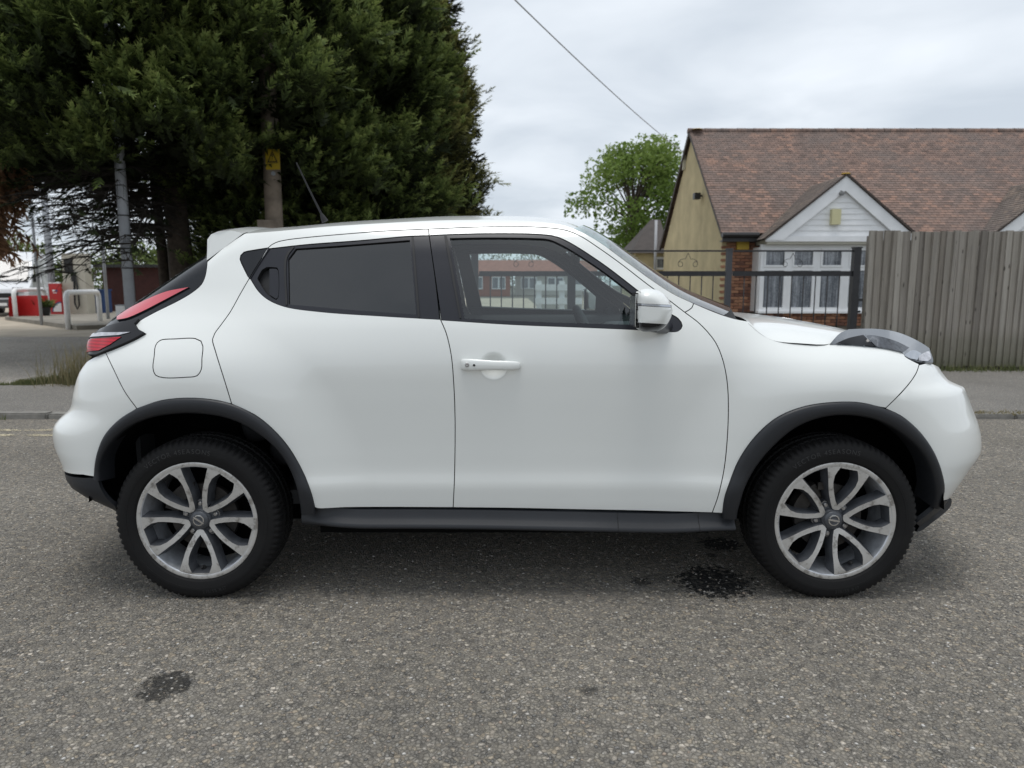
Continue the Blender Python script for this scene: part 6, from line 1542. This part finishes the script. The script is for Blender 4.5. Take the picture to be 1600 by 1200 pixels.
def make_wheel(hx, m, spin):
    first = not proto
    if first:
        w_ = mesh_obj('wheel', riV, riF, [M['machined'], M['barrel'], M['alloy']], None, True, midx=riM); w_.data.set_sharp_from_angle(angle=R(35)); proto['wheel'] = w_.data
    else:
        w_ = bpy.data.objects.new('wheel', proto['wheel']); COL.objects.link(w_)
    w_.parent = CAR; w_.location = (hx, -.762 if m < 0 else .762, HUB_Z); w_.rotation_euler = (0, spin, 0 if m < 0 else math.pi)
    def sub(name, build):
        if name not in proto:
            o = build(); proto[name] = o.data
        else:
            o = bpy.data.objects.new(name, proto[name]); COL.objects.link(o)
        o.parent = w_; o.location = (0, 0, 0); return o
    def bt():
        o = mesh_obj('tyre', tyV, tyF, M['tyre'], None, True); o.data.set_sharp_from_angle(angle=R(32)); return o
    ty = sub('tyre', bt); ty.rotation_euler = (0, -spin, 0)
    def disc():
        b = MB(); b.lathe([(.03, -.032), (.075, -.032), (.078, -.028), (.136, -.028), (.138, -.022), (.138, -.006), (.135, .0), (.03, .0)], axis='y', n=48); o = b.build('brake_disc', M['iron'], None, sharp=40); fixn(o); return o
    dd = sub('brake_disc', disc); dd.rotation_euler = (0, -spin, 0)
    def cal():
        b = MB()
        for a in np.linspace(20, 75, 6):
            pass
        v = []
        for a in np.linspace(115, 165, 8):
            for r_, y in ((.10, -.046), (.155, -.046), (.160, -.005), (.10, -.005)): v.append((r_*math.cos(R(a)), y, r_*math.sin(R(a))))
        f = [(i*4+j, i*4+(j+1) % 4, (i+1)*4+(j+1) % 4, (i+1)*4+j) for i in range(7) for j in range(4)]+[(3, 2, 1, 0), (28, 29, 30, 31)]
        b.add(v, f); b.box(-.06, -.02, -.06, -.05, .12, .15); o = b.build('brake_caliper', M['iron'], None, sharp=40); fixn(o); return o
    cc = sub('brake_caliper', cal); cc.rotation_euler = (0, -spin, 0)
    def back():
        b = MB(); b.lathe([(.001, .055), (.205, .05), (.206, .06), (.001, .065)], axis='y', n=32); o = b.build('wheel_back', M['black_under'], None, sharp=40); fixn(o); return o
    sub('brake_shield', back)
    def cap():
        b = MB(); b.lathe([(.0001, -.0845), (.020, -.0842), (.030, -.083), (.0345, -.080), (.0365, -.074), (.037, -.06)], axis='y', n=36); o = b.build('centre_cap', M['cap'], None, sharp=50); fixn(o, 50); return o
    sub('centre_cap', cap)
    def emb():   # ring with a bar across it
        b = MB(); n = 28
        for lo, hi in ((18, 162), (198, 342)):
            v = []; A = np.linspace(lo, hi, 14)
            for a in A:
                for r_, y in ((.0175, -.0845), (.0180, -.0875), (.0225, -.0868), (.0230, -.0835)): v.append((r_*math.cos(R(a)), y, r_*math.sin(R(a))))
            f = [(i*4+j, i*4+(j+1) % 4, (i+1)*4+(j+1) % 4, (i+1)*4+j) for i in range(13) for j in range(4)]+[(3, 2, 1, 0), (52, 53, 54, 55)]
            b.add(v, f)
        b.box(-.0235, .0235, -.0875, -.084, -.0038, .0038); o = b.build('emblem', M['chrome'], None, sharp=30); fixn(o, 30); return o
    em = sub('emblem', emb); em.rotation_euler = (0, R(35), 0)
    for k in range(5):
        def nut():
            b = MB(); b.lathe([(.0001, -.066), (.0062, -.066), (.0085, -.064), (.0088, -.055), (.0125, -.053), (.0130, -.0565), (.0150, -.0565), (.0155, -.045)], axis='y', n=6*3); o = b.build('wheel_nut', M['steel'], None, sharp=30); fixn(o, 30); return o
        o = sub('wheel_nut', nut); a = 2*math.pi*k/5; o.location = (.0625*math.sin(a), 0, .0625*math.cos(a))
    def valve():
        b = MB(); b.tube([(.0, -.065, -.207), (.0, -.083, -.196)], [.0055, .0045], 8); b.lathe([(.0001, -.072), (.010, -.071), (.011, -.064)], (0, 0, -.205), 'y', 10); o = b.build('valve', M['trim_gap_shade'], None, sharp=40); return o
    sub('valve', valve)
    def letters():   # raised sidewall lettering, one glyph mesh after another round the tyre
        V, Fc = [], []
        def word(txt, mid, r0, size, flip):
            cu = bpy.data.curves.new('t', 'FONT'); cu.size = size; to = bpy.data.objects.new('t', cu); COL.objects.link(to); adv = []
            meshes = []
            for ch in txt:
                cu.body = ch; bpy.context.view_layer.update(); dg = bpy.context.evaluated_depsgraph_get(); me = to.evaluated_get(dg).to_mesh()
                pv = [(v.co.x, v.co.y) for v in me.vertices]; pf = [tuple(p.vertices) for p in me.polygons]; to.evaluated_get(dg).to_mesh_clear()
                w0 = max([p[0] for p in pv])+size*.16 if pv else size*.4; meshes.append((pv, pf)); adv.append(w0)
            bpy.data.objects.remove(to); bpy.data.curves.remove(cu)
            tot = sum(adv); x = -tot/2
            for (pv, pf), w0 in zip(meshes, adv):
                k = len(V)
                for px_, py_ in pv:
                    q = (x+px_)/r0; rr = r0+(py_-size*.35)*(1 if not flip else -1); a = mid-q if not flip else mid+q
                    y = -(.1132-.42*max(0, rr-.290)**1.0*.35); V.append((rr*math.cos(a), y, rr*math.sin(a)))
                Fc.extend([tuple(i+k for i in f) for f in pf]); x += w0
        word('VECTOR 4SEASONS', math.pi/2, .290, .026, False); word('215/55 R17', -math.pi/2, .290, .018, True)
        o = mesh_obj('sidewall_lettering', V, Fc, M['letter'], None); fixn(o, 30); return o
    lt_ = sub('sidewall_lettering', letters); lt_.rotation_euler = (0, -spin+R(-12), 0)
    return w_
M['letter'] = mat('raised_tyre_lettering', (.028, .028, .029), .6)
make_wheel(HUB_R, -1, 0.0); make_wheel(HUB_F, -1, R(-25)); make_wheel(HUB_R, 1, .5); make_wheel(HUB_F, 1, 1.0)

# ------------------------------------------------------------------ cabin
def rbox(x0, x1, y0, y1, z0, z1, bev, name, mt, par, rot=0):
    bm = bmesh.new(); bmesh.ops.create_cube(bm, size=1)
    for v in bm.verts: v.co = Vector(((x1-x0)*v.co.x, (y1-y0)*v.co.y, (z1-z0)*v.co.z))
    bmesh.ops.bevel(bm, geom=list(bm.edges), offset=bev, segments=3, affect='EDGES', profile=.6)
    bmesh.ops.rotate(bm, verts=bm.verts, cent=(0, 0, 0), matrix=Matrix.Rotation(rot, 3, 'Y'))
    bmesh.ops.translate(bm, verts=bm.verts, vec=((x0+x1)/2, (y0+y1)/2, (z0+z1)/2))
    me = bpy.data.meshes.new(name); bm.to_mesh(me); bm.free(); me.materials.append(mt)
    me.polygons.foreach_set('use_smooth', np.ones(len(me.polygons), bool)); me.set_sharp_from_angle(angle=R(40))
    o = bpy.data.objects.new(name, me); COL.objects.link(o)
    if par: o.parent = par; me.transform(Matrix.Translation(-origin_of(par)))
    return o
for sy in (-1, 1):
    st = rbox(-.33, .20, sy*.36-.25, sy*.36+.25, .50, .66, .06, 'seat', M['seatcloth'], CAR)
    rbox(-.44, -.29, sy*.36-.24, sy*.36+.24, .60, 1.16, .06, 'backrest', M['seatcloth'], st, rot=-.22)
    rbox(-.555, -.455, sy*.36-.13, sy*.36+.13, 1.17, 1.33, .045, 'headrest', M['seatcloth'], st, rot=-.2)
bn = rbox(-1.05, -.62, -.62, .62, .48, .62, .06, 'rear_seat', M['seatcloth'], CAR)
rbox(-1.22, -1.08, -.60, .60, .58, 1.12, .05, 'backrest', M['seatcloth'], bn, rot=-.25)
db = rbox(.50, .95, -.70, .70, .62, 1.02, .08, 'dashboard', M['trim_in'], CAR)
rbox(.42, .62, -.55, -.18, .96, 1.09, .05, 'binnacle', M['trim_in'], db)
swp = []
for a in np.linspace(0, 2*math.pi, 33):
    p = Vector((0, .185*math.cos(a), .185*math.sin(a))); p.rotate(Matrix.Rotation(R(-24), 3, 'Y')); swp.append(p+Vector((.365, -.365, .985)))
sw = MB().tube(swp, .016, 8, cap=False).build('steering_wheel', M['trim_in'], CAR, smooth=True)
rbox(.36, .42, -.43, -.30, .93, 1.04, .03, 'airbag_cover', M['trim_in'], sw, rot=R(-24))
rbox(.36, .40, -.53, -.20, .975, 1.0, .01, 'spoke', M['trim_in'], sw, rot=R(-24))
# floor, inner door cards and parcel shelf
MB().box(-1.5, .95, -.68, .68, .34, .40).build('cabin_floor', M['trim_in'], CAR)
MB().box(.90, .96, -.70, .70, .34, 1.0).build('bulkhead', M['trim_in'], CAR)
MB().box(-1.66, -1.18, -.60, .60, .98, 1.0).build('parcel_shelf', M['trim_in'], CAR)
MB().box(-1.62, -1.60, -.60, .60, .40, 1.0).build('boot_liner', M['trim_in'], CAR)
for m in (-1, 1):
    ss = np.linspace(-1.45, .84, 60); G = []
    for s_ in ss:
        row = []
        zl = .38 if s_ > -.80 else .86
        for z, o_ in ((zl, -.06), (max(zl, .60), -.075), (max(zl, .85)+.005, -.075), (1.0, -.07), (1.075, -.055), (1.085, -.02)):
            p = surf(s_, z)+surf_n(s_, z)*o_; row.append((p[0], p[1]*(-m), p[2]) if m > 0 else p)
        G.append(row)
    grid_mesh('door_card', G, [M['trim_in']], CAR, flip=(m < 0))
# interior mirror
rbox(.30, .33, -.10, .10, 1.36, 1.42, .012, 'rear_view_mirror', M['trim_gap_shade'], CAR)
